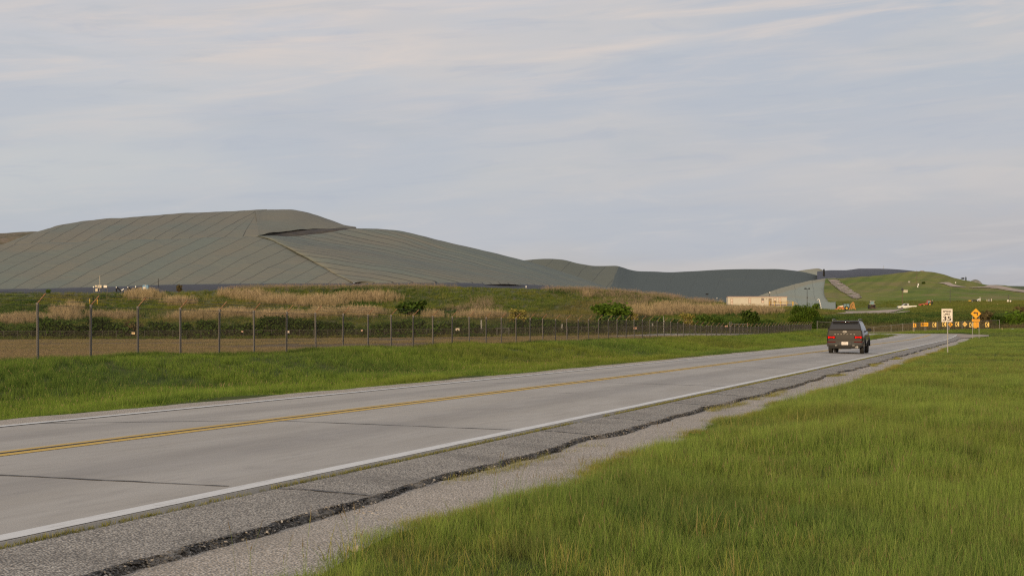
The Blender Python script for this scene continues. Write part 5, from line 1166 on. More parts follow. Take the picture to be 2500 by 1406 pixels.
# ---------------------------------------------------------------- the car
def build_car():
    bx = Vector(P(2062.5, 865.6, 84.6)); bx.z = drop(bx.x, bx.y, ('ground',))
    u, v = UV(bx.x, bx.y); bx = W(u, v, 0); bx.z = RZ(u) + .087 * max(0, 1 - abs(v + 9.62) / 3.5) - .005
    M_BODY = mat('dark_bronze_car_paint', (.020, .0165, .0140), .5, [(1.2, .4, .6, (.024, .020, .017), .5)], metal=.0, spec=.12, coat=.7)
    M_CLAD = mat('dark_cladding', (.026, .026, .027), .6); M_CHROME = mat('bright_trim', (.50, .47, .43), .6, metal=.2); M_MIRR = mat('mirror_glass', (.03, .032, .036), .8, spec=.05); M_LETT = mat('satin_letters', (.34, .31, .28), .5, metal=.4)
    M_LAMP = mat('lit_tail_lamp', (.25, .0, .0), .8, emit=(1.0, .008, .004), emit_s=1.8, spec=.0); M_LENS = mat('dark_red_lens', (.085, .004, .004), .6, spec=.1)
    M_PLATE = mat('number_plate', (.72, .66, .62), .5)
    r = thing('car', 'dark bronze suv with lit red tail lamps driving away in the right lane', 'car', bx, ROT_ROAD)
    def loft(rings, name, mt, close=True):
        n = len(rings[0]); vs = [p for q in rings for p in q]; fs = []
        for i in range(len(rings) - 1):
            for k in range(n): fs.append((i * n + k, i * n + (k + 1) % n, (i + 1) * n + (k + 1) % n, (i + 1) * n + k))
        if close: fs += [tuple(range(n)), tuple(range((len(rings) - 1) * n, len(rings) * n))]
        m = MB(); m.add(vs, fs); return m.obj(name, mt, r, True)
    def rg(y, zb, zt, wb, wm, wt, zm=.72):
        h = [(wb - .05, zb), (wb, zb + .05), (wm, zm), (wm - .006, zm + .16), (wt + .02, zt - .06), (wt - .03, zt)]
        return [(x, y, z) for x, z in h] + [(-x, y, z) for x, z in reversed(h)]
    loft([rg(0.02, .40, 1.21, .80, .855, .80), rg(.07, .37, 1.24, .86, .915, .85), rg(.35, .36, 1.25, .88, .945, .88), rg(1.2, .34, 1.24, .88, .95, .90), rg(2.6, .34, 1.22, .88, .95, .90), rg(3.6, .36, 1.18, .88, .95, .885), rg(4.3, .38, 1.10, .86, .93, .85), rg(4.7, .42, 1.03, .80, .87, .78), rg(4.80, .46, .98, .74, .80, .70)], 'body', M_BODY)
    # cabin
    lv = [(1.18, .07, 3.55, .835), (1.40, .135, 3.15, .785), (1.60, .215, 2.78, .715), (1.675, .27, 2.62, .675), (1.715, .36, 2.45, .60)]; rings = []
    for z, y0, y1, w in lv: rings.append([(w, y0 + .03, z), (w, y1 - .15, z), (w - .14, y1, z), (-w + .14, y1, z), (-w, y1 - .15, z), (-w, y0 + .03, z), (-w + .06, y0, z), (w - .06, y0, z)])
    loft(rings, 'cabin', M_BODY)
    bw = lambda z: (float(np.interp(z, [q[0] for q in lv], [q[1] for q in lv])), float(np.interp(z, [q[0] for q in lv], [q[3] for q in lv])), float(np.interp(z, [q[0] for q in lv], [q[2] for q in lv])))
    m = MB(); zs = (1.275, 1.42, 1.60)
    vs = []
    for z in zs:
        y, w, _ = bw(z)
        for x in (-w + .035, -w * .5, 0, w * .5, w - .035): vs.append((x, y - .008 + .012 * max(0, abs(x) - w + .09) / .09, z))
    m.add(vs, [(i * 5 + k, i * 5 + k + 1, (i + 1) * 5 + k + 1, (i + 1) * 5 + k) for i in range(2) for k in range(4)]); m.obj('rear_window', M_GLASSD, r, True)
    for s in (1, -1):
        for ya, yb in ((.42, 1.20), (1.26, 2.05), (2.11, 2.72)):
            m = MB(); vs = []
            for z in (1.27, 1.42, 1.59):
                _, w, y1 = bw(z); yy = min(yb, y1 - .22); vs += [(s * (w + .006), ya + (.12 * (z - 1.27) if ya < .5 else 0), z), (s * (w + .006), yy, z)]
            m.add(vs, [(0, 1, 3, 2), (2, 3, 5, 4)]); m.obj('side_window', M_GLASSD, r)
        m = MB(); m.tube([(s * .655, .42, 1.70), (s * .665, .50, 1.775), (s * .68, 1.6, 1.79), (s * .675, 2.3, 1.765), (s * .66, 2.38, 1.70)], .022, 8); m.obj('roof_rail', M_GALV, r, True)
        # lamps
        m = MB(); m.box((s * .685, .012, .85), (.42, .05, .125), bev=.015); hs = m.obj('tail_lamp', M_LENS, r)
        m = MB(); m.box((s * .685, -.018, .85), (.26, .012, .028)); m.box((s * .555, -.018, .85), (.045, .012, .085), bev=.004); m.box((s * .815, -.018, .85), (.045, .012, .085), bev=.004); m.obj('lamp_glow', M_LAMP, hs)
        m = MB(); m.box((s * .68, .005, .605), (.42, .03, .045)); m.obj('reflector', M_LENS, r)
        m = MB(); m.box((s * .44, -.002, .425), (.11, .03, .02)); m.obj('bumper_lamp', M_CHROME, r)
        # mirror
        m = MB(); m.box((s * 1.04, 2.62, 1.235), (.20, .10, .15), bev=.04); m.box((s * .92, 2.66, 1.19), (.12, .06, .04)); mr = m.obj('wing_mirror', M_BLACK, r, True)
        m = MB(); m.box((s * 1.04, 2.566, 1.235), (.15, .006, .105)); m.obj('mirror_glass', M_MIRR, mr)
        # wheels
        for y in (.98, 3.79):
            m = MB(); prof = [(.30, -.11), (.355, -.10), (.365, -.07), (.365, .07), (.355, .10), (.30, .11), (.23, .10), (.23, -.10)]; n = 28; vs = []; fs = []
            for k in range(n):
                a = 2 * math.pi * k / n
                for R, w in prof: vs.append((s * .80 + w, y + R * math.cos(a), .365 + R * math.sin(a)))
            for k in range(n):
                for j in range(8): fs.append((k * 8 + j, k * 8 + (j + 1) % 8, ((k + 1) % n) * 8 + (j + 1) % 8, ((k + 1) % n) * 8 + j))
            m.add(vs, fs); wh = m.obj('wheel', M_RUBBER, r, True)
            m = MB(); m.tube([(s * .80 + s * .02, y, .365), (s * .80 + s * .095, y, .365)], [.235, .22], 20)
            for k in range(5): a = 1.2566 * k; m.box((s * .905, y + .12 * math.cos(a), .365 + .12 * math.sin(a)), (.02, .05, .05))
            m.obj('rim', M_GALV, wh, True)
            m = MB(); n = 12; vs = []; fs = []
            for k in range(n + 1):
                a = math.pi * k / n
                for R, x in ((.40, .945), (.40, .972), (.475, .965), (.475, .90)): vs.append((s * x, y + R * math.cos(a), .37 + R * math.sin(a)))
            for k in range(n):
                for j in range(3): fs.append((k * 4 + j, k * 4 + j + 1, (k + 1) * 4 + j + 1, (k + 1) * 4 + j))
            m.add(vs, fs); m.obj('wheel_arch', M_CLAD, r, True)
    m = MB(); m.box((0, .16, 1.655), (1.30, .24, .045), bev=.02); m.obj('spoiler', M_BODY, r, True)
    m = MB(); m.box((0, .08, 1.632), (.42, .03, .022)); m.obj('brake_light', M_LENS, r)
    m = MB(); m.box((0, .50, 1.735), (.045, .14, .05), taper=.5); m.obj('antenna_fin', M_BLACK, r)
    m = MB(); m.box((0, .05, .50), (1.74, .10, .20), bev=.04); m.box((0, .30, .40), (1.66, .5, .16), bev=.05); m.obj('bumper', M_CLAD, r, True)
    m = MB(); m.box((0, .012, .735), (1.72, .03, .018)); m.obj('tailgate_seam', M_BLACK, r)
    m = MB(); m.box((0, -.002, .535), (.66, .03, .175), bev=.01); m.obj('plate_recess', M_CLAD, r)
    m = MB(); m.box((0, -.020, .535), (.335, .010, .155), bev=.004); pl = m.obj('number_plate', M_PLATE, r)
    m = MB(); [m.box((x, -.0265, .525), (.022, .002, .05)) for x in (-.125, -.09, -.05, -.015, .03, .07, .11)]; m.box((0, -.0265, .585), (.16, .002, .014)); m.obj('plate_marks', M_GREY, pl)
    # emblem: a leaning letter in an oval
    m = MB(); n = 24
    for a0, a1, q in ((.105, .085, 0),):
        vs = []; 
        for k in range(n):
            a = 2 * math.pi * k / n; vs += [(.105 * math.cos(a), 0, 1.135 + .056 * math.sin(a)), (.086 * math.cos(a), 0, 1.135 + .042 * math.sin(a))]
        m.add(vs, [(2 * k, 2 * k + 1, 2 * ((k + 1) % n) + 1, 2 * ((k + 1) % n)) for k in range(n)])
    for x in (-.038, .038): m.add([(x - .026, 0, 1.098), (x - .004, 0, 1.098), (x + .026, 0, 1.172), (x + .004, 0, 1.172)], [(0, 1, 2, 3)])
    m.add([(-.05, 0, 1.124), (.045, 0, 1.130), (.05, 0, 1.146), (-.045, 0, 1.140)], [(0, 1, 2, 3)])
    m.v = [(x, y + .006, z) for x, y, z in m.v]; m.obj('emblem', M_CHROME, r)
    m = MB()
    for ch, zx in zip('SANTAFE', (530, 615, 697, 777, 862, 975, 1065)): put_text(m, ch, (zx - 800) / 547., .005, .985, .046, .058, .0)
    m.obj('lettering', M_LETT, r)
    m = MB(); m.tube([(.30, .5, .30), (.42, .2, .335), (.60, .06, .345)], .045, 10); m.tube([(.56, .10, .345), (.64, .0, .345)], .055, 10); m.obj('exhaust', M_CHROME, r, True)
    m = MB(); m.box((0, 1.2, .33), (1.5, 2.2, .12)); m.box((-.2, .75, .30), (.9, .3, .12)); m.tube([(-.7, .98, .33), (.7, .98, .33)], .06, 8); m.obj('underbody', M_BLACK, r)
build_car()
# ---------------------------------------------------------------- site office
def site_office():
    Y = 488.0; k = Y / 4000; x0, x1 = 1777, 1921; org = Vector(P(x0, 748, Y)); L = (x1 - x0) * k; H = 24.0 * k; D = 3.6
    z_of = lambda py: (748 - py) * k; x_of = lambda px: (px - x0) * k
    M_SIDE = mat('beige_siding', (.54, .50, .42), .8, [(.5, .4, .6, (.50, .46, .385), .7)]); M_ROOF = mat('dull_purple_roof_edge', (.22, .155, .16), .7)
    M_TRIM = mat('pale_trim', (.62, .52, .42), .7); M_FR = mat('brown_window_frame', (.26, .16, .10), .7); M_PANE = mat('blind_behind_glass', (.62, .50, .42), .35); M_PANED = mat('dim_glass', (.20, .19, .19), .2)
    r = thing('site_office', 'long beige site trailer with small windows standing behind the reed bed', 'building', org, .0)
    m = MB(); m.box((L / 2, D / 2, (H + .35) / 2 - .25), (L, D, H - .35 + .5))
    for i in range(int(L / .6)): m.box((.3 + i * .6, -.006, H * .5), (.02, .012, H * .9))
    m.obj('wall', M_SIDE, r)
    m = MB(); m.box((L / 2, D / 2, H - .02), (L + .3, D + .3, .22)); m.obj('roof', M_ROOF, r); m = MB(); m.box((L / 2, -.09, H - .21), (L + .24, .1, .14)); m.obj('fascia', M_TRIM, r)
    m = MB(); m.box((L / 2, .12, .12), (L - .1, .2, .5)); m.obj('skirting', M_TRIM, r)
    def win(px, w, t, b, upper=True, lower=True, kind='window'):
        cx = x_of(px); za, zb = z_of(b), z_of(t); ww = w * k; m = MB()
        for dx in (-1, 1): m.box((cx + dx * ww / 2, -.03, (za + zb) / 2), (.09, .06, zb - za + .09))
        for z in (za, zb) + (((za + zb) / 2,) if lower else ()): m.box((cx, -.03, z), (ww - .09, .055, .09))
        f = m.obj(kind, M_FR, r)
        m = MB(); zm = (za + zb) / 2; m.add([(cx - ww / 2, -.014, zm), (cx + ww / 2, -.014, zm), (cx + ww / 2, -.014, zb), (cx - ww / 2, -.014, zb)], [(0, 1, 2, 3)]); m.obj('pane', M_PANE if upper else M_PANED, f)
        m = MB(); m.add([(cx - ww / 2, -.014, za), (cx + ww / 2, -.014, za), (cx + ww / 2, -.014, zm), (cx - ww / 2, -.014, zm)], [(0, 1, 2, 3)]); m.obj('pane', M_PANE if lower else M_PANED, f)
    win(1786.5, 5.2, 729, 745.5, True, True, 'door'); win(1830.4, 5.5, 728.5, 739.5); win(1862, 6.0, 728, 739, False, True); win(1892, 5.8, 728, 738.5, True, False); win(1904, 5.6, 727.5, 738.5)
    m = MB(); m.box((x_of(1880), -.03, (z_of(728) + z_of(744)) / 2), (7.4 * k, .05, 16 * k)); d = m.obj('door', mat('brown_door', (.25, .19, .13), .7), r); m = MB(); m.box((x_of(1877.6), -.07, z_of(737)), (.06, .05, .14)); m.obj('handle', M_GALV, d)
    m = MB(); m.box((x_of(1871.5), -.06, z_of(729)), (2.2 * k, .1, .9 * k)); m.obj('wall_lamp', M_BLACKM, r)
    # deck with yellow rails, steps at the right end
    dz = z_of(744.5); xa, xb = x_of(1876), x_of(1933); m = MB(); m.box(((xa + xb) / 2, -.75, dz), (xb - xa, 1.35, .12)); m.obj('deck', mat('deck_timber', (.20, .11, .09), .8), r)
    m = MB()
    for px in (1877, 1889, 1904, 1919, 1933): m.box((x_of(px), -1.40, (dz + 1.05) / 2 - .1), (.09, .09, dz + 1.25))
    for z in (.55, 1.05): m.box(((xa + xb) / 2, -1.40, dz + z), (xb - xa, .05, .09))
    m.box((x_of(1934), -1.40, dz + .45), (.25, .12, 1.1)); 
    for z in (.35, .95): m.tube([(x_of(1934), -1.40, dz + z), (x_of(1946), -1.40, -.35 + z)], .05, 4)
    m.obj('railing', M_YELP, r)
    m = MB(); [m.box((x_of(1936 + 2.2 * i), -.75, dz - .18 - .19 * i), (2.4 * k, 1.2, .06)) for i in range(4)]; m.obj('steps', M_GREY, r)
    m = MB(); m.box((L + .25, .9, H * .42), (.5, .8, H * .5), bev=.04); m.box((L + .2, .6, H * .88), (.12, .12, .9)); m.obj('air_conditioner', M_GREY, r)
site_office()

def at_green(px, py, names=('green', 'bank', 'hill', 'gravel_lot'), Y=None):
    h = hit(px, py, names); return Vector(h) if h and not Y else Vector(P(px, py, Y or 540))
# ---------------------------------------------------------------- poles and lamps
def lamp_pole(label, px, top, base, Y, style):
    k = Y / 4000; b = Vector(P(px, base, Y)); H = (base - top) * k; r = thing('floodlight_pole', label, 'lamp', b)
    m = MB(); m.tube([(0, 0, -.6), (0, 0, H)], [.11, .07], 8); m.obj('pole', M_BLACKM, r)
    if style == 'double':
        m = MB(); m.tube([(-.75, 0, H), (.75, 0, H)], .05, 6); m.obj('crossbar', M_BLACKM, r)
        for x, w in ((-.55, .75), (.62, .5)): m = MB(); m.box((x, -.15, H + .12), (w, .5, .36), taper=.8, bev=.05); m.obj('floodlight', M_BLACK, r)
        m = MB(); m.box((.0, -.12, H * .48), (.25, .2, .4)); m.obj('switch_box', M_BLACK, r)
    elif style == 'shoebox':
        m = MB(); m.box((0, -.2, H + .08), (.95, .7, .34), taper=.8, bev=.05); m.obj('floodlight', M_BLACK, r)
    else:
        m = MB(); m.box((0, -.1, H), (.66, .3, .46), bev=.04); f = m.obj('floodlight', M_BLACK, r); m = MB(); m.box((.06, -.27, H), (.44, .03, .34)); m.obj('lens', M_WHITEP, f)
lamp_pole('black floodlight pole rising from the bank left of the site office', 1726, 718.5, 738, 520, 'shoebox')
lamp_pole('short lamp with a pale lens showing above the site office roof', 1878.3, 714, 735, 530, 'lens')
lamp_pole('black pole with two floodlights in front of the pale cover slope', 1970.5, 705.5, 746, 520, 'double')
def pole(label, px, top, base, r0, m_, Y=None, cap=False, name='utility_pole'):
    b = at_green(px, base, Y=Y); k = b.y / 4000; H = (base - top) * k; r = thing(name, label, 'pole', b); m = MB(); m.tube([(0, 0, -.5), (0, 0, H)], [r0, r0 * .7], 8); m.obj('pole', m_, r)
    if cap: m = MB(); m.box((0, 0, H + .1), (.9, .7, .8), taper=.7, bev=.08); m.obj('lamp_head', M_BLACKM, r)
M_TIMBER = mat('weathered_timber', (.13, .095, .065), .9)
pole('brown pole with a black head right of the white pickup', 2203, 707, 742, .14, M_TIMBER, cap=True)
pole('dark thin pole between the red tractor and the white dumper', 2319.6, 705, 740, .12, M_BLACKM)
pole('slim mast near the top of the green hill', 2238.3, 660, 694, .11, M_TIMBER)
pole('thin mast on the skyline above the ribbed black liner', 2157.5, 648, 657, .10, M_GREY, Y=856)
pole('pale post beside the small electrical frame at the right', 2436.3, 741, 762, .06, M_POSTL, Y=420, name='marker_post')
pole('short pale marker post in the grass at the right fence end', 2446.5, 800, 807.6, .045, M_POSTL, Y=262, name='marker_post')
pole('thin black vent post at the toe of the big mound', 386.5, 680, 694, .12, M_BLACKM, Y=474, name='vent_post')
pole('black stand pipe on the skyline where the black liner begins', 2011.5, 657, 672, .5, M_BLACK, Y=735, name='stand_pipe')
# ---------------------------------------------------------------- pipes
b = Vector(P(2006.5, 760, 500)); k = .125; r = thing('gooseneck_pipe', 'leaning white gooseneck vent pipe right of the round tree', 'pipe', b)
m = MB(); m.tube([(.25, 0, -.8), (-.35, 0, 1.7), (-.72, 0, 3.3), (-.85, 0, 3.62), (-1.05, 0, 3.74), (-1.25, 0, 3.66), (-1.32, 0, 3.45)], .125, 10); m.obj('pipe', M_WHITEP, r, True); m = MB(); m.tube([(-1.32, 0, 3.5), (-1.32, 0, 3.40)], .17, 10); m.obj('flange', M_WHITEP, r)
b = at_green(2466, 759, Y=415); r = thing('gooseneck_pipe', 'low pale pipe with a white cap at the right edge above the bushes', 'pipe', b)
m = MB(); m.tube([(-.9, 0, 0), (-.3, 0, .45), (.1, 0, .55), (.3, 0, .25), (.3, 0, -.3)], .09, 8); m.obj('pipe', M_GALV, r, True); m = MB(); m.tube([(.1, 0, .5), (.1, 0, .8)], .2, 10); m.obj('cap', M_WHITEP, r)
for i, (px, py) in enumerate(((1284.5, 698.8), (1351, 702.5))):
    b = Vector(P(px, py + 1.2, interp(px, [1200, 1310, 1393], [484, 490, 497]) - 9)); r = thing('white_marker', ['small white marker on the black liner toe, left of a pair', 'small white marker on the black liner toe, right of a pair'][i], 'marker', b, 0, 'white markers on the liner toe')
    m = MB(); m.tube([(0, 0, -.3), (0, 0, .1), (0, 0, .3)], [.15, .17, .1], 10); m.obj('cap', M_WHITEP, r)
for i, (px, py, d) in enumerate(((1791, 729.5, 520), (1750.5, 728, 515))):
    b = Vector(P(px if i == 0 else 1750.5, py + 6, d)); r = thing('white_marker', ['small white-topped stake in the weeds above the bank edge near the floodlight pole', 'white-topped stake just left of the site office'][i], 'marker', b, 0)
    m = MB(); m.tube([(0, 0, -.6), (0, 0, .75)], .03, 6); m.obj('stake', M_GREY, r); m = MB(); m.tube([(0, 0, .7), (0, 0, .95)], .12, 8); m.obj('cap', M_WHITEP, r)

# ---------------------------------------------------------------- equipment on the bank edge, left
def on_edge(px, py, Y=457): return Vector(P(px, py, Y))
k = 457 / 4000
r = thing('control_cabinets', 'cluster of cream control cabinets on a rack with a tall thin mast', 'cabinet', on_edge(243, 711.5))
for px, py, w, h, mt in ((234.5, 698.6, 4.6, 4.4, M_CREAM), (243.4, 699.5, 9.5, 6.5, M_CREAM), (257.5, 699.4, 8.4, 5.8, M_NOTEW), (236, 707.6, 5.6, 7.6, M_CREAM)):
    m = MB(); m.box(((px - 243) * k, 0, (711.5 - py) * k), (w * k, .4, h * k), bev=.03); c = m.obj('cabinet', mt, r)
    if h > 6 and w > 6: mm = MB(); mm.box(((px - 243 - 1.2) * k, -.22, (711.5 - py) * k), (3.0 * k, .05, h * k * .6)); mm.obj('screen', M_GREY, c)
m = MB(); m.tube([(0, .3, 0), (0, .3, 38 * k)], .05, 6); m.obj('mast', M_CREAM, r)
m = MB()
for px in (231.5, 239.5, 249, 253.5, 261.8): m.tube([((px - 243) * k, .25, -.5), ((px - 243) * k, .25, 13 * k)], .05, 5)
m.tube([(-12 * k, .25, 7.5 * k), (20 * k, .25, 7.5 * k)], .05, 5); m.obj('rack', M_BLACKM, r)
r = thing('dial_gauge', 'small white round gauge on a stalk left of the cream cabinets', 'gauge', on_edge(228.3, 711.5)); m = MB(); m.tube([(0, 0, -.3), (0, 0, 10 * k)], .035, 6); m.obj('stalk', M_GALV, r); m = MB(); m.tube([(0, -.06, 11 * k), (0, .06, 11 * k)], .19, 12); m.obj('dial', M_WHITEP, r)
for i, (px, fl, lb) in enumerate(((287, 1, 'black angled pump pipe with a white cap, nearest the cream cabinets'), (315, 1, 'black angled pump pipe with a white cap, middle of three'), (334, 1, 'black angled pump pipe with tall white elbow beside the blue unit'))):
    r = thing('pump_pipe', lb, 'pipe', on_edge(px, 711), 0, 'pump pipes on the bank edge'); m = MB(); m.tube([(-.3, 0, -.2), (-.3, 0, .75), (-.1, 0, 1.05), (.45, 0, .55), (.9, 0, .05)], .20, 10); m.obj('pipe', M_BLACK, r, True)
    m = MB(); m.tube([(-.32, 0, .95), (-.32, 0, 1.25 if i < 2 else 1.5)], .16, 8); m.obj('cap', M_WHITEP, r); m = MB(); m.tube([(-.1, -.1, 1.15), (1.35, -.1, -.1)], .035, 5); m.tube([(-.05, .25, 1.0), (-.5, .25, -.1)], .035, 5); m.obj('strut', M_GALV, r)
r = thing('grey_valve', 'small pale grey valve lying between the pump pipes', 'valve', on_edge(300, 708)); m = MB(); m.tube([(-.3, 0, -.1), (.3, 0, .35)], .14, 8); m.box((-.2, 0, 0), (.4, .3, .2)); m.obj('valve_body', M_WHITEP, r)
r = thing('pump_unit', 'blue pump unit with a white front panel on the bank edge', 'pump', on_edge(356, 709.5)); m = MB(); m.box((0, 0, 7 * k), (15 * k, 1.2, 10.5 * k), bev=.08); m.box((-4 * k, 0, 12.5 * k), (4 * k, .8, 2.4 * k)); m.box((4 * k, 0, 12.5 * k), (3 * k, .8, 2.4 * k)); m.obj('housing', M_BLUE, r)
m = MB(); m.box((-2.6 * k, -.63, 5.5 * k), (6.4 * k, .08, 6.4 * k)); m.obj('front_panel', M_NOTEW, r); m = MB(); m.box((0, 0, .12), (16 * k, 1.4, .25)); m.obj('skid', M_BLACKM, r); m = MB(); m.box((0, -.3, 12.4 * k), (4 * k, .4, 1.6 * k)); m.obj('motor', M_WHITEP, r)
for px, lb in ((219.2, 'yellow bollard left of the black hydrant on the bank'), (237.6, 'yellow bollard right of the black hydrant on the bank')):
    b = at_green(px, 744.5, ('bank',)); kk_ = b.y / 4000; r = thing('bollard', lb, 'bollard', b, 0, 'yellow bollards on the bank'); m = MB(); H = 15 * kk_; m.tube([(0, 0, -.5), (0, 0, H)], .10, 10); m.tube([(0, 0, H), (0, 0, H + .06)], [.10, .04], 10); m.obj('post', M_YELP, r, True)
b = at_green(229, 744, ('bank',)); r = thing('hydrant', 'slim black hydrant between the two yellow bollards', 'hydrant', b); m = MB(); m.tube([(-.05, 0, -.3), (-.12, 0, 1.3), (-.16, 0, 1.75), (-.14, 0, 1.95)], [.11, .12, .15, .08], 10); m.obj('barrel', M_BLACK, r, True); m = MB(); m.tube([(-.28, 0, 1.5), (.04, 0, 1.5)], .07, 8); m.obj('outlet', M_BLACK, r)

# ---------------------------------------------------------------- machines on the rise, right
def wheel(m, x, z, R, w, y): m.tube([(x, y - w / 2, z), (x, y + w / 2, z)], R, 18)
def add_wheels(r, spec, rim=M_YELP):
    for x, R, w, y in spec:
        m = MB(); wheel(m, x, R, R, w, y); o = m.obj('wheel', M_RUBBER, r, True); mm = MB(); wheel(mm, x, R, R * .5, w + .05, y); mm.obj('rim', rim, o)
def backhoe():
    b = at_green(2064, 757.6); k = b.y / 4000; r = thing('backhoe', 'orange backhoe loader with folded rear boom facing left beside the pale cover', 'digger', b)
    X = lambda zx: (zx / 12.5 + 2030 - 2064) * k; Z = lambda zy: (757.6 - (720 + zy / 12.5)) * k
    m = MB(); m.prism([(X(190), Z(440)), (X(175), Z(410)), (X(200), Z(350)), (X(290), Z(330)), (X(355), Z(325)), (X(355), Z(445))], -.55, .55); m.obj('hood', M_ORANGE, r)
    m = MB(); m.prism([(X(205), Z(348)), (X(290), Z(328)), (X(350), Z(320)), (X(350), Z(350)), (X(280), Z(362))], -.57, .57); m.obj('hood_panel', M_NOTEW, r)
    m = MB(); [m.prism([(X(130), Z(445)), (X(150), Z(425)), (X(260), Z(385)), (X(350), Z(350)), (X(350), Z(375)), (X(255), Z(412)), (X(170), Z(445))], y0, y0 + .14) for y0 in (-.85, .71)]; m.obj('loader_arm', M_ORANGE, r)
    m = MB(); m.prism([(X(105), Z(465)), (X(110), Z(430)), (X(150), Z(415)), (X(150), Z(430)), (X(125), Z(445)), (X(170), Z(462))], -1.1, 1.1); m.obj('bucket', M_ORANGE, r)
    m = MB(); m.box(((X(350) + X(550)) / 2, 0, (Z(270) + Z(400)) / 2), (X(540) - X(365), 1.25, Z(280) - Z(400))); m.obj('cab_glass', M_GLASSB, r)
    m = MB(); m.box(((X(345) + X(530)) / 2, 0, Z(268)), (X(545) - X(340), 1.5, .14), bev=.04)
    for zx in (362, 440, 540): m.box((X(zx), -.64, (Z(270) + Z(400)) / 2), (.13, .08, Z(270) - Z(400))); m.box((X(zx), .64, (Z(270) + Z(400)) / 2), (.13, .08, Z(270) - Z(400)))
    m.obj('cab_frame', M_BLACKM, r)
    m = MB(); m.prism([(X(350), Z(400)), (X(550), Z(400)), (X(560), Z(440)), (X(350), Z(440))], -.6, .6); m.obj('chassis', M_ORANGE, r)
    m = MB(); m.prism([(X(545), Z(330)), (X(560), Z(300)), (X(640), Z(220)), (X(665), Z(205)), (X(690), Z(230)), (X(660), Z(255)), (X(600), Z(330)), (X(620), Z(435)), (X(590), Z(440)), (X(560), Z(380))], -.18, .18); m.obj('boom', M_OCHRE, r)
    m = MB(); m.prism([(X(655), Z(215)), (X(690), Z(225)), (X(725), Z(400)), (X(700), Z(430)), (X(650), Z(300))], -.14, .14); m.prism([(X(620), Z(330)), (X(650), Z(300)), (X(690), Z(415)), (X(640), Z(430))], -.3, .3); m.obj('dipper', M_OCHRE, r)
    m = MB(); m.prism([(X(685), Z(400)), (X(735), Z(400)), (X(735), Z(452)), (X(700), Z(440))], -.35, .35); m.obj('rear_bucket', M_OCHRE, r)
    add_wheels(r, [(X(445), .72, .45, -.8), (X(445), .72, .45, .8), (X(245), .46, .35, -.75), (X(245), .46, .35, .75)])
backhoe()
def tractor():
    b = at_green(2128.5, 754); k = b.y / 4000; r = thing('tractor', 'dark tractor with glass cab seen from the front between backhoe and pickup', 'tractor', b)
    m = MB(); m.box((0, 0, 1.55 + .5), (1.25, 1.3, 1.15), taper=.9); m.obj('cab_glass', M_GLASSB, r)
    m = MB(); m.box((0, 0, 2.66), (1.4, 1.5, .14), bev=.04); [m.box((x, -.66, 2.05), (.09, .09, 1.15)) for x in (-.62, .62)]; m.obj('cab_frame', M_GREY, r)
    for x, z in ((-.55, 2.62), (.6, 2.62), (-.85, 1.62), (.85, 1.62)): m = MB(); m.box((x, -.8, z), (.26, .12, .18), bev=.03); m.obj('work_lamp', M_CREAM, r)
    m = MB(); m.box((0, -1.1, .95), (.78, 1.6, .85), bev=.1); m.obj('hood', mat('dark_red_hood', (.12, .045, .035), .5), r); m = MB(); m.box((0, -1.92, .9), (.6, .04, .6)); m.obj('grille', M_BLACK, r)
    add_wheels(r, [(0, .1, .1, 0)][:0])
    for x, R, y, w in ((-.95, .75, .3, .42), (.95, .75, .3, .42), (-.72, .45, -1.4, .3), (.72, .45, -1.4, .3)):
        m = MB(); m.tube([(x - w / 2, y, R), (x + w / 2, y, R)], R, 18); m.obj('wheel', M_RUBBER, r, True)
    m = MB(); m.box((0, -2.2, .35), (2.6, .3, .25)); m.obj('implement', mat('brown_implement', (.08, .05, .04), .8), r)
tractor()
def pickup():
    b = at_green(2214, 753.0); b.z -= .32; k = b.y / 4000; r = thing('pickup_truck', 'white pickup truck facing left, half hidden by the grassy rise', 'truck', b)
    s = 5.7; m = MB(); m.prism([(-s / 2, .45), (-s / 2, .95), (-s / 2 + .25, 1.05), (-s / 2 + 1.45, 1.14), (.35, 1.16), (s / 2, 1.22), (s / 2, .55), (s / 2 - .2, .45)], -.95, .95); m.obj('body', M_WHITEP, r)
    m = MB(); m.prism([(-s / 2 + 1.25, 1.14), (-s / 2 + 2.05, 1.78), (-s / 2 + 2.3, 1.86), (.15, 1.86), (.42, 1.74), (.5, 1.16)], -.82, .82); m.obj('cab', mat('silver_cab', (.42, .43, .45), .4), r)
    for y in (-.825, .825):
        m = MB(); m.add([(-s / 2 + 1.55, y * 1.004, 1.2), (-s / 2 + 2.18, y * 1.004, 1.72), (-s / 2 + 2.4, y * 1.004, 1.76), (-.1, y * 1.004, 1.76), (-.05, y * 1.004, 1.2)], [(0, 1, 2, 3, 4)]); m.obj('side_window', M_GLASSD, r)
    m = MB(); m.prism([(.62, 1.225), (s / 2 - .08, 1.235), (s / 2 - .08, 1.20), (.62, 1.19)], -.78, .78); m.obj('load_bed', M_BLACK, r)
    m = MB(); m.box((-s / 2 - .02, 0, .6), (.1, 1.8, .2)); m.obj('bumper', M_GALV, r)
    add_wheels(r, [(x, .39, .25, y) for x in (-1.75, 1.75) for y in (-.86, .86)], M_GALV)
pickup()
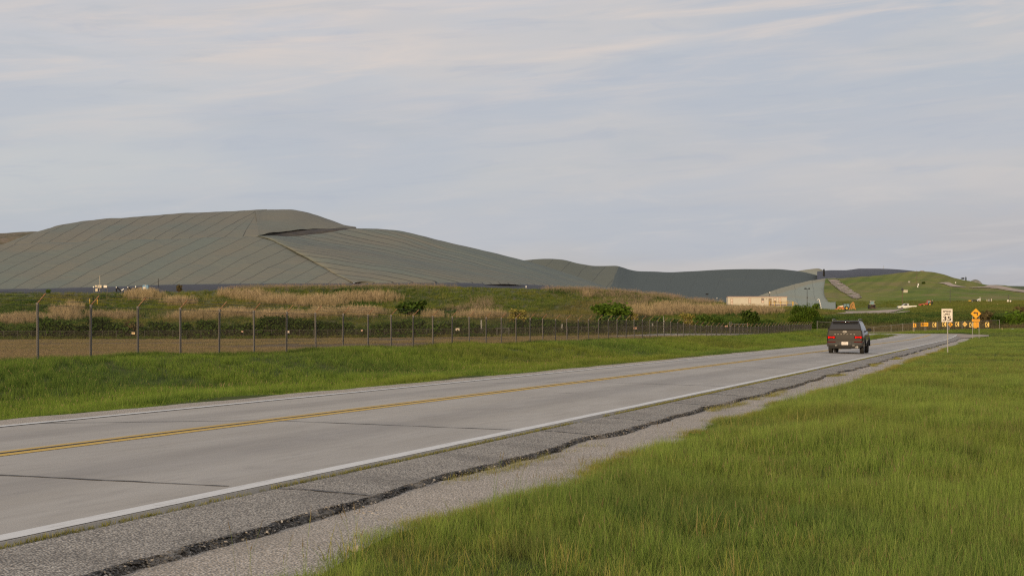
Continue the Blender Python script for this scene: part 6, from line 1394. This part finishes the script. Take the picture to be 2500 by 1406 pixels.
def red_tractor():
    b = at_green(2263, 747.5); r = thing('loader_tractor', 'small red tractor facing left beside a standing person', 'tractor', b)
    m = MB(); m.prism([(-2.0, .5), (-1.9, .75), (-.6, .95), (.0, .98), (1.3, .95), (1.3, .5)], -.5, .5); m.obj('body', M_REDP, r)
    m = MB(); m.box((.55, 0, 1.35), (1.1, 1.0, .85), taper=.9); m.obj('cab_glass', M_GLASSB, r)
    m = MB(); m.box((.55, 0, 1.84), (1.2, 1.1, .12), bev=.03); [m.box((x, y, 1.38), (.12, .1, .9)) for x in (.05, 1.05) for y in (-.5, .5)]; m.box((1.08, 0, 1.2), (.12, 1.05, .5)); m.obj('cab_frame', M_REDP, r)
    m = MB(); m.prism([(-2.0, .55), (-1.8, .75), (-.4, 1.0), (-.3, .9), (-1.7, .6)], -.75, -.6); m.prism([(-2.0, .55), (-1.8, .75), (-.4, 1.0), (-.3, .9), (-1.7, .6)], .6, .75); m.obj('loader_arm', mat('orange_red_paint', (.50, .12, .05), .5), r)
    m = MB(); m.prism([(-2.6, .2), (-2.45, .7), (-2.0, .65), (-2.1, .25)], -.9, .9); m.obj('bucket', M_REDP, r)
    add_wheels(r, [(.75, .6, .35, -.65), (.75, .6, .35, .65), (-1.1, .4, .28, -.6), (-1.1, .4, .28, .6)])
red_tractor()
def person():
    b = at_green(2275.2, 746.5); b.y -= .5; me = bpy.data.meshes.new('person'); J = [((0, 0, .95), .15), ((0, 0, 1.18), .14), ((0, 0, 1.40), .16), ((0, 0, 1.52), .06), ((0, -.01, 1.64), .085), ((0, -.02, 1.72), .085),
        ((.10, 0, .90), .10), ((.12, -.01, .50), .07), ((.13, 0, .09), .05), ((.14, -.13, .05), .045), ((-.10, 0, .90), .10), ((-.13, .02, .50), .07), ((-.15, .04, .09), .05), ((-.16, -.09, .05), .045),
        ((.19, 0, 1.43), .065), ((.27, .02, 1.15), .048), ((.26, -.12, .93), .038), ((.25, -.17, .84), .04), ((-.19, 0, 1.43), .065), ((-.27, .02, 1.15), .048), ((-.25, -.10, .92), .038), ((-.24, -.14, .83), .04)]
    E = [(0, 1), (1, 2), (2, 3), (3, 4), (4, 5), (0, 6), (6, 7), (7, 8), (8, 9), (0, 10), (10, 11), (11, 12), (12, 13), (2, 14), (14, 15), (15, 16), (16, 17), (2, 18), (18, 19), (19, 20), (20, 21)]
    me.from_pydata([j[0] for j in J], E, []); o = bpy.data.objects.new('person', me); COL.objects.link(o); sk = o.modifiers.new('skin', 'SKIN'); sv = me.skin_vertices[0].data
    for v, j in zip(sv, J): v.radius = (j[1], j[1] * .8)
    sv[0].use_root = True; o.modifiers.new('sub', 'SUBSURF').levels = 1; o.modifiers['sub'].render_levels = 1
    m_ = bpy.data.materials.new('dark_clothes_and_skin'); m_.use_nodes = True; t = NT(m_.node_tree); z = t.sep(t.node('ShaderNodeTexCoord').outputs['Object'])[2]
    c = t.mix(t.math('GREATER_THAN', z, 1.50), t.mix(t.math('GREATER_THAN', z, .95), (.02, .022, .03), (.028, .028, .03)), (.40, .26, .19)); t.put(t.n['Principled BSDF'].inputs['Base Color'], c); t.n['Principled BSDF'].inputs['Roughness'].default_value = .8; me.materials.append(m_)
    o.location = b; tag(o, 'person in dark clothes and pale hard hat standing behind the red tractor', 'person')
    m = MB(); m.tube([(0, -.02, 1.70), (0, -.02, 1.73), (0, -.02, 1.80), (0, -.02, 1.83)], [.135, .115, .085, .02], 12); m.obj('hard_hat', M_WHITEP, o, True)
person()
def dumper():
    b = at_green(2380, 738.5); k = b.y / 4000; r = thing('dumper', 'small dumper with white cab and yellow nose parked on the rise', 'truck', b)
    m = MB(); m.prism([(.6, .5), (.9, 1.0), (1.3, 1.25), (1.7, 1.3), (1.7, .45)], -.7, .7); m.obj('cab', M_WHITEP, r); m = MB(); m.add([(.95, -.705, .7), (1.2, -.705, 1.12), (1.45, -.705, 1.15), (1.45, -.705, .7)], [(0, 1, 2, 3)]); m.obj('side_window', M_GREY, r)
    m = MB(); m.tube([(1.78, 0, .5), (1.78, 0, 1.85)], .07, 8); m.obj('exhaust_stack', M_WHITEP, r); m = MB(); m.prism([(-1.1, .75), (-.6, .95), (.2, .85), (.7, .75), (.7, .5), (-1.0, .5)], -.6, .6); m.obj('load_bed', M_BLACKM, r)
    m = MB(); m.box((-1.7, 0, .6), (1.0, 1.0, .35), bev=.08); m.obj('nose', M_YELP, r); add_wheels(r, [(x, .35, .3, y) for x in (-1.1, 1.1) for y in (-.65, .65)], M_GREY)
dumper()
b = at_green(2415, 737.5); r = thing('panel_stack', 'upright pale and grey panels leaning together on the rise', 'panels', b)
for x, w, h, mt, rz in ((-.75, .16, .95, M_CREAM, 0), (-.15, .55, .95, M_GREY, .2), (.35, .3, .9, M_BLACKM, -.2), (.75, .14, 1.1, M_NOTEW, 0)): m = MB(); m.box((x, 0, h / 2 - .1), (w, .12, h + .2), rz=rz); m.obj('panel', mt, r)
b = at_green(2463.5, 739.5); r = thing('well_head', 'pair of white well casings with a dark valve stem at the right', 'pump', b)
for x, h in ((-.35, .9), (.45, .75)): m = MB(); m.tube([(x, 0, -.2), (x, 0, h), (x, 0, h + .08)], [.26, .26, .2], 12); m.obj('casing', M_NOTEW, r, True)
m = MB(); m.tube([(-.1, .2, 0), (-.1, .2, 2.2)], .07, 8); m.box((-.1, .2, 2.3), (.4, .15, .18)); m.box((-.15, .2, 1.5), (.4, .15, .1)); m.obj('valve_stem', M_BLACKM, r)
b = Vector(P(2443, 762, 420)); k = .105; r = thing('electrical_frame', 'small electrical box on a two legged frame at the right edge', 'cabinet', b)
m = MB(); m.box((-.2, 0, .95), (.5, .2, .42), bev=.02); m.obj('box', M_CREAM, r); m = MB(); [m.tube([(x, 0, -.4), (x, 0, h)], .035, 6) for x, h in ((-.6, .7), (.6, 1.25))]; m.tube([(-.6, 0, .6), (.6, 0, .6)], .03, 6); m.obj('frame', M_GREY, r)
b = at_green(2210.5, 714); k = b.y / 4000; r = thing('concrete_block', 'squared cream concrete block on the green hillside', 'block', b); m = MB(); m.box((0, 0, .45), (10 * k, 1.2, 7 * k), bev=.08); m.obj('block', M_CONCB, r); m = MB(); [m.tube([(x, 0, .5 + 3 * k), (x, 0, .7 + 3 * k)], .05, 6) for x in (-.4, .4)]; m.obj('lifting_loop', M_BLACKM, r)
for (px, py, w, lb) in ((2242, 696.8, 3.6, 'white water tank on the hillside below the mast'), (2240.5, 701.5, 3, 'small white drum on the hillside, just below the white tank')):
    b = at_green(px, py); k = b.y / 4000; r = thing('tank', lb, 'tank', b); m = MB(); m.tube([(0, 0, -.2), (0, 0, w * k), (0, 0, w * k + .15)], [w * k / 2, w * k / 2, w * k / 4], 14); m.obj('shell', M_WHITEP, r, True); m = MB(); m.tube([(0, 0, w * k + .1), (0, 0, w * k + .28)], .12, 8); m.obj('lid', M_GREY, r)
b = at_green(2333, 691.2); r = thing('white_marker', 'white well cap on the hillside above the pale track', 'marker', b); m = MB(); m.tube([(0, 0, -.2), (0, 0, .5)], .22, 10); m.obj('cap', M_WHITEP, r)
b = at_green(2219.5, 690); r = thing('tank', 'low dark grey tank with a pale lid left of the hilltop mast', 'tank', b); m = MB(); m.tube([(0, 0, -.2), (0, 0, .45)], .5, 12); m.obj('shell', M_GREY, r); m = MB(); m.tube([(0, 0, .45), (0, 0, .6)], .5, 12); m.obj('lid', M_CREAM, r)
place_bush('d', 0, 2254, 687, 693, 4, 'tiny dark shrub on the hillside right of the white tank', None, ('green',))
for px, py, kind, lb in ((2351, 681.5, 0, 'black pump box on the hill shoulder skyline'), (2358, 681.8, 1, 'upright dark blue cylinder beside the black pump box on the skyline')):
    b = Vector(P(px, py + 1.5, 752)); r = thing('pump_box' if kind == 0 else 'gas_cylinder', lb, 'pump' if kind == 0 else 'tank', b); m = MB()
    if kind == 0: m.box((0, 0, .6), (1.2, .8, .7), bev=.1); m.obj('box', M_BLACK, r); m = MB(); m.tube([(-.9, 0, 0), (-.9, 0, .9)], .08, 6); m.tube([(-.9, 0, .6), (-.3, 0, .6)], .06, 6); m.obj('pipe', M_BLACK, r)
    else: m.tube([(0, 0, -.3), (0, 0, 1.1), (0, 0, 1.35)], [.34, .34, .12], 12); m.obj('shell', mat('dark_blue_shell', (.03, .05, .09), .5), r, True); m = MB(); m.tube([(0, 0, 1.3), (0, 0, 1.75)], .07, 6); m.obj('valve', M_GREY, r)
# pale dome and old conduit mound on the skyline
def dome(label, px0, px1, top, base, Y, mt):
    c = Vector(P((px0 + px1) / 2, base, Y)); k = Y / 4000; w = (px1 - px0) * k / 2; h = (base - top) * k; n = 24; V = []; 
    for i in range(n):
        for j in range(9):
            x = -1 + 2 * i / (n - 1); y = -1 + 2 * j / 8; V.append((c.x + x * w, c.y + y * w * .5, c.z - 1.5 + (h + 1.5) * max(0, (1 - x * x) * (1 - y * y)) ** .6))
    o = mesh_np('spoil_heap', np.array(V), grid_faces(n, 9), mt, True); return tag(o, label, 'heap')
dome('dark spoil heap on the skyline at the top of the green hill', 2236, 2266, 660.5, 668, 775, M_RUBBLE)
dome('grey spoil heap on the hill shoulder where the pale track begins', 2362, 2400, 682.5, 693, 770, mat('grey_spoil', (.20, .20, .19), .9, [(.6, .4, .6, (.12, .13, .12), .7)]))
# litter
def litter(name, label, px, py, w, l, mt, Y=None, names=('ground',)):
    h = Vector(P(px, py, Y)) if Y else hit(px, py, names); k = h.y / 4000; W_ = w * k; n = 7; V = []
    for i in range(n):
        for j in range(5): V.append((-W_ / 2 + W_ * i / (n - 1) + .004 * math.sin(j * 2.1), -l / 2 + l * j / 4 + .006 * math.sin(i * 1.9), .022 + .010 * math.sin(i * 1.1 + .6 * j) + .006 * j))
    o = mesh_np(name, np.array(V), grid_faces(n, 5), mt, True); md = o.modifiers.new('thickness', 'SOLIDIFY'); md.thickness = .003; o.location = h; return tag(o, label, 'litter')
litter('cardboard_scrap', 'pale torn cardboard scrap at the edge of the tall grass and gravel', 863, 1350, 27, .10, mat('torn_cardboard', (.52, .42, .33), .9))
litter('white_litter', 'white plastic litter in the grass at the right end of the fence', 2471, 803, 7, .3, M_WHITEP, 255, ('ground',))
h = hit(849, 1254, ('ground',)); o = MB().tube([(-.045, 0, .035), (.045, .02, .04)], [.012, .012], 8).obj('plastic_pipe_scrap', M_GALV, None, False, h); tag(o, 'short pale grey pipe scrap lying on the gravel verge', 'litter')
bpy.data.objects.remove(_fo); bpy.data.curves.remove(_fc)
